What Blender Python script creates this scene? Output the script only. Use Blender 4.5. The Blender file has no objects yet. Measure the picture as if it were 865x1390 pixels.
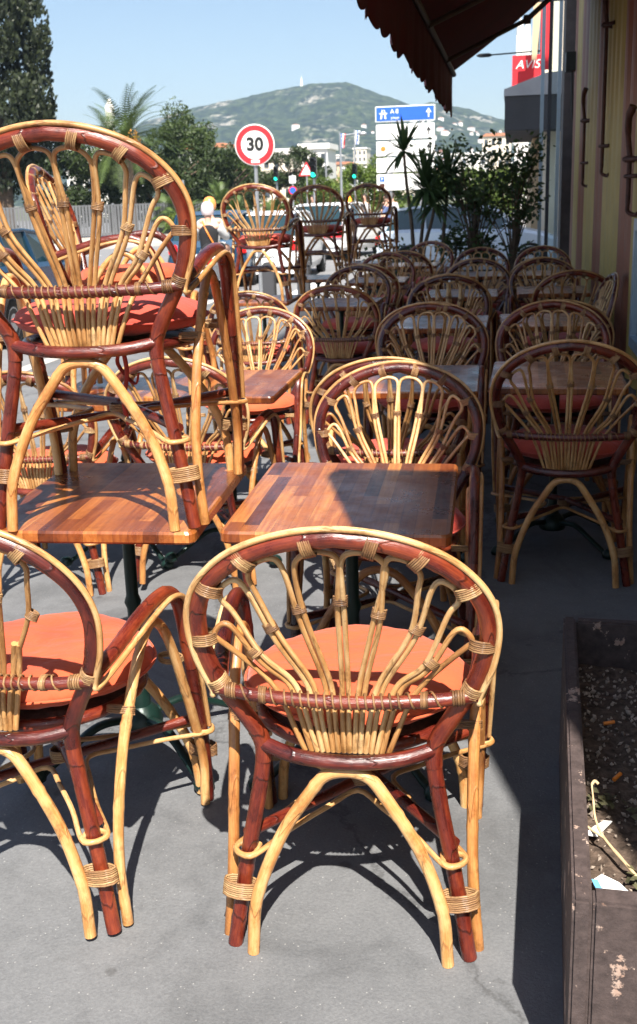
import bpy, bmesh, math, random
from mathutils import Vector, Matrix, Euler, noise
random.seed(7)
R = math.radians
sc = bpy.context.scene
COL = sc.collection
PI = math.pi

# ------------------------------------------------------------------ materials
def mat(name):
    m = bpy.data.materials.new(name); m.use_nodes = True
    nt = m.node_tree; b = nt.nodes['Principled BSDF']
    return m, nt, b
def N(nt, t, **kw):
    n = nt.nodes.new(t)
    for k, v in kw.items():
        if k in n.inputs.keys(): n.inputs[k].default_value = v
        else: setattr(n, k, v)
    return n
def L(nt, a, b): nt.links.new(a, b)
def ramp(nt, fac, stops):
    r = nt.nodes.new('ShaderNodeValToRGB'); el = r.color_ramp.elements
    while len(el) < len(stops): el.new(.5)
    for e, (p, c) in zip(el, stops):
        e.position = p; e.color = (*c, 1) if len(c) == 3 else c
    L(nt, fac, r.inputs[0]); return r.outputs[0]
def mapping(nt, src, scale=(1, 1, 1), coord='Object'):
    tc = nt.nodes.new('ShaderNodeTexCoord'); mp = nt.nodes.new('ShaderNodeMapping')
    mp.inputs['Scale'].default_value = scale; L(nt, tc.outputs[coord], mp.inputs[0]); return mp.outputs[0]
def bump(nt, b, h, strength=.3, dist=.01):
    n = N(nt, 'ShaderNodeBump'); n.inputs['Strength'].default_value = strength; n.inputs['Distance'].default_value = dist
    L(nt, h, n.inputs['Height']); L(nt, n.outputs[0], b.inputs['Normal'])
def simple(name, col, rough=.6, metal=0, var=.15, scale=6., bmp=0., spec=.5, detail=6):
    m, nt, b = mat(name)
    v = mapping(nt, None)
    no = N(nt, 'ShaderNodeTexNoise', Scale=scale, Detail=detail, Roughness=.6); L(nt, v, no.inputs['Vector'])
    a = tuple(max(0, c*(1-var)) for c in col); c2 = tuple(min(1, c*(1+var)) for c in col)
    L(nt, ramp(nt, no.outputs[0], [(.3, a), (.7, c2)]), b.inputs['Base Color'])
    b.inputs['Roughness'].default_value = rough; b.inputs['Metallic'].default_value = metal
    b.inputs['Specular IOR Level'].default_value = spec
    if bmp: bump(nt, b, no.outputs[0], bmp, .01)
    return m
def rattan(name, dark, mid, light, rough, node_dark=.5, per=9.):
    m, nt, b = mat(name)
    uv = mapping(nt, None, (3.0, 1.0, 1), 'UV')
    n1 = N(nt, 'ShaderNodeTexNoise', Scale=2.2, Detail=5, Roughness=.65); L(nt, uv, n1.inputs['Vector'])
    uv2 = mapping(nt, None, (5, 26, 1), 'UV')
    n2 = N(nt, 'ShaderNodeTexNoise', Scale=1.6, Detail=3, Roughness=.6); L(nt, uv2, n2.inputs['Vector'])
    oi = N(nt, 'ShaderNodeObjectInfo')
    mx = N(nt, 'ShaderNodeMath', operation='ADD'); L(nt, n1.outputs[0], mx.inputs[0])
    m2 = N(nt, 'ShaderNodeMath', operation='MULTIPLY_ADD'); m2.inputs[1].default_value = .30; m2.inputs[2].default_value = -.15
    L(nt, n2.outputs[0], m2.inputs[0]); L(nt, m2.outputs[0], mx.inputs[1])
    rv = N(nt, 'ShaderNodeMath', operation='MULTIPLY_ADD'); rv.inputs[1].default_value = .20; rv.inputs[2].default_value = -.10
    L(nt, oi.outputs['Random'], rv.inputs[0])
    ad = N(nt, 'ShaderNodeMath', operation='ADD'); L(nt, mx.outputs[0], ad.inputs[0]); L(nt, rv.outputs[0], ad.inputs[1])
    c = ramp(nt, ad.outputs[0], [(.32, dark), (.52, mid), (.70, light)])
    # growth rings of the cane every few centimetres, slightly irregular
    sx = N(nt, 'ShaderNodeSeparateXYZ'); tc = N(nt, 'ShaderNodeTexCoord'); L(nt, tc.outputs['UV'], sx.inputs[0])
    nn = N(nt, 'ShaderNodeTexNoise', Scale=4., Detail=1); L(nt, tc.outputs['UV'], nn.inputs['Vector'])
    s1 = N(nt, 'ShaderNodeMath', operation='MULTIPLY_ADD'); s1.inputs[1].default_value = per
    L(nt, sx.outputs[0], s1.inputs[0]); L(nt, nn.outputs[0], s1.inputs[2])
    fr = N(nt, 'ShaderNodeMath', operation='FRACT'); L(nt, s1.outputs[0], fr.inputs[0])
    ring = ramp(nt, fr.outputs[0], [(0, (1, 1, 1)), (.035, (0, 0, 0)), (.97, (0, 0, 0)), (1, (1, 1, 1))])
    mix = N(nt, 'ShaderNodeMix', data_type='RGBA', blend_type='MULTIPLY')
    rm = N(nt, 'ShaderNodeMath', operation='MULTIPLY'); rm.inputs[1].default_value = node_dark; L(nt, ring, rm.inputs[0])
    L(nt, rm.outputs[0], mix.inputs[0]); L(nt, c, mix.inputs[6]); mix.inputs[7].default_value = (*[d*.6 for d in dark], 1)
    tcg = N(nt, 'ShaderNodeTexCoord'); gn = N(nt, 'ShaderNodeTexNoise', Scale=17., Detail=7, Roughness=.72); L(nt, tcg.outputs['Object'], gn.inputs['Vector'])
    gm = N(nt, 'ShaderNodeMix', data_type='RGBA', blend_type='MULTIPLY'); gm.inputs[0].default_value = .75
    L(nt, mix.outputs[2], gm.inputs[6]); L(nt, ramp(nt, gn.outputs[0], [(.34, (.38, .30, .24)), (.44, (.85, .80, .75)), (.56, (1, 1, 1)), (.72, (1.0, 1.0, 1.0))]), gm.inputs[7])
    L(nt, gm.outputs[2], b.inputs['Base Color'])
    rr = ramp(nt, n1.outputs[0], [(.3, (rough*.75,)*3), (.75, (min(1, rough*1.5),)*3)]); L(nt, rr, b.inputs['Roughness'])
    ha = N(nt, 'ShaderNodeMath', operation='ADD'); L(nt, n2.outputs[0], ha.inputs[0]); L(nt, ring, ha.inputs[1])
    bump(nt, b, ha.outputs[0], .6, .002)
    b.inputs['Coat Weight'].default_value = .22; b.inputs['Coat Roughness'].default_value = .22
    return m
M = {}
M['dark_rattan'] = rattan('dark_rattan', (.030, .004, .004), (.115, .015, .008), (.25, .045, .015), .28, .7, 7)
M['cane'] = rattan('cane', (.34, .15, .045), (.56, .30, .11), (.73, .50, .25), .34, .35, 4)
M['thick_cane'] = rattan('thick_cane', (.32, .12, .032), (.52, .24, .072), (.68, .42, .18), .36, .35, 5)
M['binding'] = rattan('binding', (.12, .055, .022), (.28, .14, .055), (.48, .31, .14), .5, .2, 30)
M['weave'] = simple('weave', (.10, .035, .018), .6, 0, .5, 60, .6)

def cloth(name, col, faded):
    m, nt, b = mat(name)
    v = mapping(nt, None)
    oi = N(nt, 'ShaderNodeObjectInfo')
    no = N(nt, 'ShaderNodeTexNoise', Scale=5., Detail=4, Roughness=.55); L(nt, v, no.inputs['Vector'])
    ad = N(nt, 'ShaderNodeMath', operation='MULTIPLY_ADD'); ad.inputs[1].default_value = .25; L(nt, oi.outputs['Random'], ad.inputs[0]); L(nt, no.outputs[0], ad.inputs[2])
    c = ramp(nt, ad.outputs[0], [(.32, col), (.62, faded)])
    L(nt, c, b.inputs['Base Color']); b.inputs['Roughness'].default_value = .8
    b.inputs['Sheen Weight'].default_value = .15
    w = N(nt, 'ShaderNodeTexNoise', Scale=900., Detail=2); L(nt, v, w.inputs['Vector'])
    v3 = mapping(nt, None, (1, 2.4, 1)); f = N(nt, 'ShaderNodeTexNoise', Scale=9., Detail=3, Roughness=.5, Distortion=1.2); L(nt, v3, f.inputs['Vector'])
    hh = N(nt, 'ShaderNodeMath', operation='MULTIPLY_ADD'); hh.inputs[1].default_value = .04; L(nt, w.outputs[0], hh.inputs[0]); L(nt, f.outputs[0], hh.inputs[2])
    bump(nt, b, hh.outputs[0], .55, .012)
    return m
M['cushion'] = cloth('cushion', (.42, .048, .014), (.54, .085, .024))
M['cushion_red'] = cloth('cushion_red', (.34, .022, .014), (.46, .055, .03))

def wood():
    m, nt, b = mat('table_wood')
    tc = N(nt, 'ShaderNodeTexCoord'); sx = N(nt, 'ShaderNodeSeparateXYZ'); L(nt, tc.outputs['Object'], sx.inputs[0])
    sc_ = N(nt, 'ShaderNodeMath', operation='MULTIPLY'); sc_.inputs[1].default_value = 1/.036; L(nt, sx.outputs[0], sc_.inputs[0])
    fl = N(nt, 'ShaderNodeMath', operation='FLOOR'); L(nt, sc_.outputs[0], fl.inputs[0])
    wn = N(nt, 'ShaderNodeTexWhiteNoise', noise_dimensions='1D'); L(nt, fl.outputs[0], wn.inputs['W'])
    # staves of finite length
    off = N(nt, 'ShaderNodeMath', operation='MULTIPLY_ADD'); off.inputs[1].default_value = 2.3; L(nt, sx.outputs[1], off.inputs[0])
    o2 = N(nt, 'ShaderNodeMath', operation='MULTIPLY'); o2.inputs[1].default_value = 7.; L(nt, wn.outputs['Value'], o2.inputs[0]); L(nt, o2.outputs[0], off.inputs[2])
    fl2 = N(nt, 'ShaderNodeMath', operation='FLOOR'); L(nt, off.outputs[0], fl2.inputs[0])
    oi = N(nt, 'ShaderNodeObjectInfo'); cb = N(nt, 'ShaderNodeCombineXYZ'); L(nt, fl.outputs[0], cb.inputs[0]); L(nt, fl2.outputs[0], cb.inputs[1]); L(nt, oi.outputs['Random'], cb.inputs[2])
    w2 = N(nt, 'ShaderNodeTexWhiteNoise', noise_dimensions='3D'); L(nt, cb.outputs[0], w2.inputs['Vector'])
    mp = N(nt, 'ShaderNodeMapping'); mp.inputs['Scale'].default_value = (60, 3.5, 20); L(nt, tc.outputs['Object'], mp.inputs[0])
    gr = N(nt, 'ShaderNodeTexNoise', Scale=2., Detail=6, Roughness=.6); L(nt, mp.outputs[0], gr.inputs['Vector'])
    g2 = N(nt, 'ShaderNodeMath', operation='MULTIPLY_ADD'); g2.inputs[1].default_value = .55; L(nt, gr.outputs[0], g2.inputs[0])
    g3 = N(nt, 'ShaderNodeMath', operation='MULTIPLY_ADD'); g3.inputs[1].default_value = .55; g3.inputs[2].default_value = -.05; L(nt, w2.outputs['Value'], g3.inputs[0]); L(nt, g3.outputs[0], g2.inputs[2])
    c = ramp(nt, g2.outputs[0], [(.15, (.055, .012, .004)), (.42, (.17, .040, .009)), (.68, (.31, .095, .020)), (.88, (.50, .21, .055))])
    fr = N(nt, 'ShaderNodeMath', operation='FRACT'); L(nt, sc_.outputs[0], fr.inputs[0])
    j = ramp(nt, fr.outputs[0], [(0, (.5, .5, .5)), (.03, (1, 1, 1)), (.97, (1, 1, 1)), (1, (.5, .5, .5))])
    mx = N(nt, 'ShaderNodeMix', data_type='RGBA', blend_type='MULTIPLY'); mx.inputs[0].default_value = 1; L(nt, c, mx.inputs[6]); L(nt, j, mx.inputs[7])
    wr = N(nt, 'ShaderNodeTexNoise', Scale=11., Detail=8, Roughness=.75); L(nt, tc.outputs['Object'], wr.inputs['Vector'])
    wm = N(nt, 'ShaderNodeMix', data_type='RGBA', blend_type='MULTIPLY'); wm.inputs[0].default_value = .8; L(nt, mx.outputs[2], wm.inputs[6]); L(nt, ramp(nt, wr.outputs[0], [(.36, (.62, .58, .55)), (.46, (1, 1, 1)), (.62, (1, 1, 1)), (.70, (1.18, 1.15, 1.1))]), wm.inputs[7])
    L(nt, wm.outputs[2], b.inputs['Base Color'])
    sm = N(nt, 'ShaderNodeTexNoise', Scale=5., Detail=6, Roughness=.7); L(nt, tc.outputs['Object'], sm.inputs['Vector'])
    L(nt, ramp(nt, sm.outputs[0], [(.35, (.20,)*3), (.5, (.34,)*3), (.68, (.60,)*3)]), b.inputs['Roughness'])
    b.inputs['Coat Weight'].default_value = .3; b.inputs['Coat Roughness'].default_value = .2
    bump(nt, b, gr.outputs[0], .12, .002)
    return m
M['wood'] = wood()

def asphalt(name, a, b_, fine=140., stains=True):
    m, nt, b = mat(name)
    v = mapping(nt, None)
    n1 = N(nt, 'ShaderNodeTexNoise', Scale=fine, Detail=5, Roughness=.7); L(nt, v, n1.inputs['Vector'])
    n2 = N(nt, 'ShaderNodeTexNoise', Scale=1.3, Detail=8, Roughness=.65); L(nt, v, n2.inputs['Vector'])
    n4 = N(nt, 'ShaderNodeTexNoise', Scale=16., Detail=5, Roughness=.7); L(nt, v, n4.inputs['Vector'])
    ad = N(nt, 'ShaderNodeMath', operation='ADD'); L(nt, n1.outputs[0], ad.inputs[0]); L(nt, n2.outputs[0], ad.inputs[1])
    ad3 = N(nt, 'ShaderNodeMath', operation='MULTIPLY_ADD'); ad3.inputs[1].default_value = .5; L(nt, n4.outputs[0], ad3.inputs[0]); L(nt, ad.outputs[0], ad3.inputs[2])
    ad2 = N(nt, 'ShaderNodeMath', operation='MULTIPLY'); ad2.inputs[1].default_value = .4; L(nt, ad3.outputs[0], ad2.inputs[0])
    c = ramp(nt, ad2.outputs[0], [(.36, a), (.64, b_)])
    if stains:
        vo = N(nt, 'ShaderNodeTexVoronoi', Scale=4.5); L(nt, v, vo.inputs['Vector'])
        n3 = N(nt, 'ShaderNodeTexNoise', Scale=30., Detail=3); L(nt, v, n3.inputs['Vector'])
        s = N(nt, 'ShaderNodeMath', operation='MULTIPLY_ADD'); s.inputs[1].default_value = .09; L(nt, n3.outputs[0], s.inputs[0]); L(nt, vo.outputs['Distance'], s.inputs[2])
        st = ramp(nt, s.outputs[0], [(.10, (.42, .40, .38)), (.125, (1, 1, 1))])
        mx = N(nt, 'ShaderNodeMix', data_type='RGBA', blend_type='MULTIPLY'); mx.inputs[0].default_value = .55; L(nt, c, mx.inputs[6]); L(nt, st, mx.inputs[7]); c = mx.outputs[2]
        cr = N(nt, 'ShaderNodeTexVoronoi', Scale=.55, feature='DISTANCE_TO_EDGE'); nd = N(nt, 'ShaderNodeTexNoise', Scale=3., Detail=6, Roughness=.7); L(nt, v, nd.inputs['Vector'])
        vm = N(nt, 'ShaderNodeMix', data_type='RGBA', blend_type='LINEAR_LIGHT'); vm.inputs[0].default_value = .22; L(nt, v, vm.inputs[6]); L(nt, nd.outputs['Color'], vm.inputs[7]); L(nt, vm.outputs[2], cr.inputs['Vector'])
        mc = N(nt, 'ShaderNodeMix', data_type='RGBA', blend_type='MULTIPLY'); mc.inputs[0].default_value = .6; L(nt, c, mc.inputs[6]); L(nt, ramp(nt, cr.outputs['Distance'], [(.0, (.35, .34, .33)), (.004, (.6, .6, .6)), (.009, (1, 1, 1))]), mc.inputs[7]); c = mc.outputs[2]
        bl = N(nt, 'ShaderNodeTexNoise', Scale=2.6, Detail=7, Roughness=.7, Distortion=.6); L(nt, v, bl.inputs['Vector'])
        mb_ = N(nt, 'ShaderNodeMix', data_type='RGBA', blend_type='MULTIPLY'); mb_.inputs[0].default_value = .8; L(nt, c, mb_.inputs[6]); L(nt, ramp(nt, bl.outputs[0], [(.34, (.66, .66, .66)), (.48, (.95, .95, .95)), (.60, (1.0, 1.0, 1.0)), (.70, (1.22, 1.21, 1.2))]), mb_.inputs[7]); c = mb_.outputs[2]
        v2 = N(nt, 'ShaderNodeTexVoronoi', Scale=55.); L(nt, v, v2.inputs['Vector'])
        sp = ramp(nt, v2.outputs['Distance'], [(.07, (1, 1, 1)), (.11, (0, 0, 0))])
        sc2 = N(nt, 'ShaderNodeMath', operation='MULTIPLY'); sc2.inputs[1].default_value = .45; L(nt, sp, sc2.inputs[0])
        m2 = N(nt, 'ShaderNodeMix', data_type='RGBA'); L(nt, sc2.outputs[0], m2.inputs[0]); L(nt, c, m2.inputs[6]); m2.inputs[7].default_value = (.42, .41, .39, 1); c = m2.outputs[2]
    L(nt, c, b.inputs['Base Color']); b.inputs['Roughness'].default_value = .82
    bump(nt, b, n1.outputs[0], .5, .004)
    return m
M['terrace'] = asphalt('terrace_asphalt', (.090, .092, .097), (.175, .177, .181))
M['road'] = asphalt('road_asphalt', (.15, .15, .155), (.21, .21, .215), 60, False)
M['far_ground'] = simple('far_ground', (.10, .11, .06), .9, 0, .4, .05)
M['kerb'] = simple('kerb_stone', (.42, .40, .37), .8, 0, .2, 5, .3)
M['road_paint'] = simple('road_paint', (.75, .75, .73), .6, 0, .15, 12)
def leafm(name, col, var=.5, tr=.25, scale=3.):
    m, nt, b = mat(name)
    v = mapping(nt, None)
    no = N(nt, 'ShaderNodeTexNoise', Scale=scale, Detail=4, Roughness=.7); L(nt, v, no.inputs['Vector'])
    a = tuple(c*(1-var) for c in col); c2 = (min(1, col[0]*(1+var)+.01), min(1, col[1]*(1+var)), col[2]*(1+var*.4))
    c = ramp(nt, no.outputs[0], [(.32, a), (.68, c2)])
    L(nt, c, b.inputs['Base Color']); b.inputs['Roughness'].default_value = .55
    t = N(nt, 'ShaderNodeBsdfTranslucent'); L(nt, c, t.inputs[0])
    ms = N(nt, 'ShaderNodeMixShader'); ms.inputs[0].default_value = tr
    L(nt, b.outputs[0], ms.inputs[1]); L(nt, t.outputs[0], ms.inputs[2])
    L(nt, ms.outputs[0], nt.nodes['Material Output'].inputs[0]); return m
M['cypress'] = leafm('cypress_leaf', (.018, .032, .013), .5, .1)
M['pine'] = leafm('pine_leaf', (.045, .078, .020), .5)
M['broad'] = leafm('broad_leaf', (.026, .050, .014), .5)
M['bright'] = leafm('bright_leaf', (.11, .17, .03), .45, .35)
M['palm'] = leafm('palm_leaf', (.07, .115, .03), .45)
M['yucca'] = leafm('yucca_leaf', (.05, .10, .035), .4)
M['shrub'] = leafm('shrub_leaf', (.045, .085, .03), .5)
M['palm_fruit'] = simple('palm_fruit', (.62, .30, .05), .7, 0, .3, 5)
M['bark'] = simple('bark', (.11, .075, .05), .9, 0, .4, 8, .6)
M['red_cloth'] = simple('awning_red', (.12, .006, .007), .85, 0, .15, 4)
M['awn_metal'] = simple('awning_metal', (.10, .07, .06), .5, .3, .2, 8)
M['yellow_paint'] = simple('yellow_paint', (.40, .28, .075), .55, 0, .12, 3, .05)
M['pink_paint'] = simple('pink_paint', (.22, .065, .028), .55, 0, .12, 3, .05)
M['stone_pier'] = simple('dark_pier', (.10, .085, .08), .7, 0, .3, 5, .2)
M['plaster'] = simple('plaster', (.50, .44, .34), .85, 0, .1, 2, .1)
M['rust'] = simple('rusty_iron', (.07, .022, .015), .6, .3, .5, 20, .4)
M['green_iron'] = simple('green_cast_iron', (.006, .022, .017), .4, .2, .3, 20, .2)
M['black_iron'] = simple('black_iron', (.015, .015, .017), .4, .3, .2, 20)
M['steel'] = simple('grey_steel', (.42, .43, .45), .4, .7, .1, 5)
M['alu'] = simple('blue_grey_aluminium', (.38, .48, .56), .35, .4, .1, 5)
M['white_paint'] = simple('white_paint', (.80, .80, .78), .45, 0, .04, 6)
M['red_paint'] = simple('red_paint', (.62, .02, .03), .45, 0, .08, 6)
M['blue_paint'] = simple('blue_paint', (.02, .11, .58), .45, 0, .05, 6)
M['black_paint'] = simple('black_paint', (.01, .01, .01), .5, 0, .1, 6)
M['orange_plastic'] = simple('orange_plastic', (.75, .22, .03), .4, 0, .1, 6)
M['fence_grey'] = simple('fence_grey', (.13, .133, .14), .6, .1, .2, 1.5)
M['low_wall'] = simple('low_wall', (.42, .38, .34), .85, 0, .2, 2, .2)
M['concrete'] = simple('concrete_grey', (.36, .36, .38), .75, 0, .12, 2, .1)
M['dark_concrete'] = simple('dark_concrete', (.05, .05, .056), .75, 0, .12, 2, .1)  # own tone of bollards and screen post; on the canopy it paints shade
M['cream'] = simple('cream_render', (.68, .60, .48), .85, 0, .08, 1)
M['white_render'] = simple('white_render', (.74, .71, .66), .85, 0, .06, 1)
M['ochre'] = simple('ochre_render', (.58, .42, .26), .85, 0, .08, 1)
M['tile_roof'] = simple('tile_roof', (.42, .17, .09), .85, 0, .2, 2)
M['window_dark'] = simple('window_dark', (.045, .055, .065), .15, 0, .2, 3)
M['silver'] = simple('silver_car_paint', (.55, .62, .70), .3, .25, .03, 2)
M['dark_blue'] = simple('dark_blue_car_paint', (.014, .05, .10), .22, .3, .03, 2)
M['white_car'] = simple('white_car_paint', (.78, .79, .80), .25, 0, .03, 2)
M['tyre'] = simple('tyre', (.015, .015, .015), .85, 0, .1, 10)
M['tail_red'] = simple('tail_lamp_red', (.55, .01, .012), .2, 0, .05, 10)
M['lamp_clear'] = simple('lamp_clear', (.65, .68, .7), .12, 0, .05, 10)
M['skin'] = simple('skin', (.62, .36, .26), .55, 0, .06, 8)
M['black_cloth'] = simple('black_cloth', (.012, .012, .014), .9, 0, .2, 20)
M['white_cloth'] = simple('white_cloth', (.50, .50, .50), .9, 0, .05, 20)
M['blue_cloth'] = simple('blue_cloth', (.10, .14, .28), .9, 0, .1, 20)
M['helmet_white'] = simple('helmet_white', (.60, .52, .53), .3, 0, .03, 10)
M['helmet_orange'] = simple('helmet_orange', (.75, .30, .08), .3, 0, .03, 10)
M['hair'] = simple('hair', (.03, .02, .015), .7, 0, .2, 20)
M['soil'] = simple('soil', (.085, .06, .045), .95, 0, .6, 60, .8, .2, 10)
M['pebble'] = simple('pebble', (.30, .24, .19), .85, 0, .6, 40)
M['blue_plastic'] = simple('blue_plastic', (.15, .45, .75), .3, 0, .1, 8)
M['dry_stem'] = simple('dry_stem', (.50, .36, .20), .8, 0, .3, 60, .3)
M['dry_leaf'] = simple('dry_leaf', (.075, .07, .03), .7, 0, .5, 40)
def glassm(name, col, rough=.05):
    m, nt, b = mat(name)
    v = mapping(nt, None); no = N(nt, 'ShaderNodeTexNoise', Scale=3.); L(nt, v, no.inputs['Vector'])
    L(nt, ramp(nt, no.outputs[0], [(.3, tuple(c*.9 for c in col)), (.7, col)]), b.inputs['Base Color'])
    b.inputs['Roughness'].default_value = rough; b.inputs['Metallic'].default_value = 0
    b.inputs['Coat Weight'].default_value = .35; b.inputs['Coat Roughness'].default_value = .03
    return m
M['car_glass'] = glassm('car_glass', (.018, .045, .055))
def lens(name, col, s):
    m, nt, b = mat(name); b.inputs['Base Color'].default_value = (*col, 1)
    b.inputs['Emission Color'].default_value = (*col, 1); b.inputs['Emission Strength'].default_value = s; return m
M['green_light'] = lens('green_light', (.02, .9, .55), 1.3)
M['amber_light'] = lens('amber_beacon', (1., .25, .02), 1.2)
def clear_glass():
    m, nt, b = mat('pane_glass')
    g = N(nt, 'ShaderNodeBsdfGlossy'); g.inputs['Roughness'].default_value = .03
    t = N(nt, 'ShaderNodeBsdfTransparent'); t.inputs[0].default_value = (.85, .92, .93, 1)
    f = N(nt, 'ShaderNodeFresnel'); f.inputs[0].default_value = 1.45
    ms = N(nt, 'ShaderNodeMixShader'); L(nt, f.outputs[0], ms.inputs[0]); L(nt, t.outputs[0], ms.inputs[1]); L(nt, g.outputs[0], ms.inputs[2])
    L(nt, ms.outputs[0], nt.nodes['Material Output'].inputs[0]); return m
M['pane'] = clear_glass()
def corroded():
    m, nt, b = mat('painted_planter')
    v = mapping(nt, None)
    n1 = N(nt, 'ShaderNodeTexNoise', Scale=9., Detail=9, Roughness=.7); L(nt, v, n1.inputs['Vector'])
    n2 = N(nt, 'ShaderNodeTexNoise', Scale=45., Detail=6, Roughness=.7); L(nt, v, n2.inputs['Vector'])
    base = ramp(nt, n2.outputs[0], [(.3, (.035, .024, .022)), (.7, (.085, .06, .055))])
    ed = N(nt, 'ShaderNodeNewGeometry')
    patch = ramp(nt, n1.outputs[0], [(.585, (0, 0, 0)), (.60, (1, 1, 1))])
    mx = N(nt, 'ShaderNodeMix', data_type='RGBA'); L(nt, patch, mx.inputs[0]); L(nt, base, mx.inputs[6])
    L(nt, ramp(nt, n2.outputs[0], [(.3, (.30, .17, .12)), (.7, (.45, .36, .30))]), mx.inputs[7])
    L(nt, mx.outputs[2], b.inputs['Base Color']); b.inputs['Roughness'].default_value = .7
    bump(nt, b, n1.outputs[0], .6, .01); return m
M['planter'] = corroded()
def hillm():
    m, nt, b = mat('hill_scrub')
    v = mapping(nt, None)
    n1 = N(nt, 'ShaderNodeTexNoise', Scale=.09, Detail=9, Roughness=.75); L(nt, v, n1.inputs['Vector'])
    n2 = N(nt, 'ShaderNodeTexNoise', Scale=.012, Detail=7, Roughness=.7); L(nt, v, n2.inputs['Vector'])
    g = ramp(nt, n1.outputs[0], [(.42, (.006, .014, .006)), (.50, (.022, .040, .012)), (.58, (.070, .090, .030))])
    rk = ramp(nt, n2.outputs[0], [(.56, (0, 0, 0)), (.62, (1, 1, 1))])
    mu = N(nt, 'ShaderNodeMath', operation='MULTIPLY'); L(nt, rk, mu.inputs[0]); L(nt, ramp(nt, n1.outputs[0], [(.48, (0, 0, 0)), (.54, (.9, .9, .9))]), mu.inputs[1])
    mx = N(nt, 'ShaderNodeMix', data_type='RGBA'); L(nt, mu.outputs[0], mx.inputs[0]); L(nt, g, mx.inputs[6]); mx.inputs[7].default_value = (.40, .36, .30, 1)
    L(nt, mx.outputs[2], b.inputs['Base Color']); b.inputs['Roughness'].default_value = .95; b.inputs['Specular IOR Level'].default_value = .1
    bump(nt, b, n1.outputs[0], 1., 6.); return m
M['hill'] = hillm()

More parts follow.
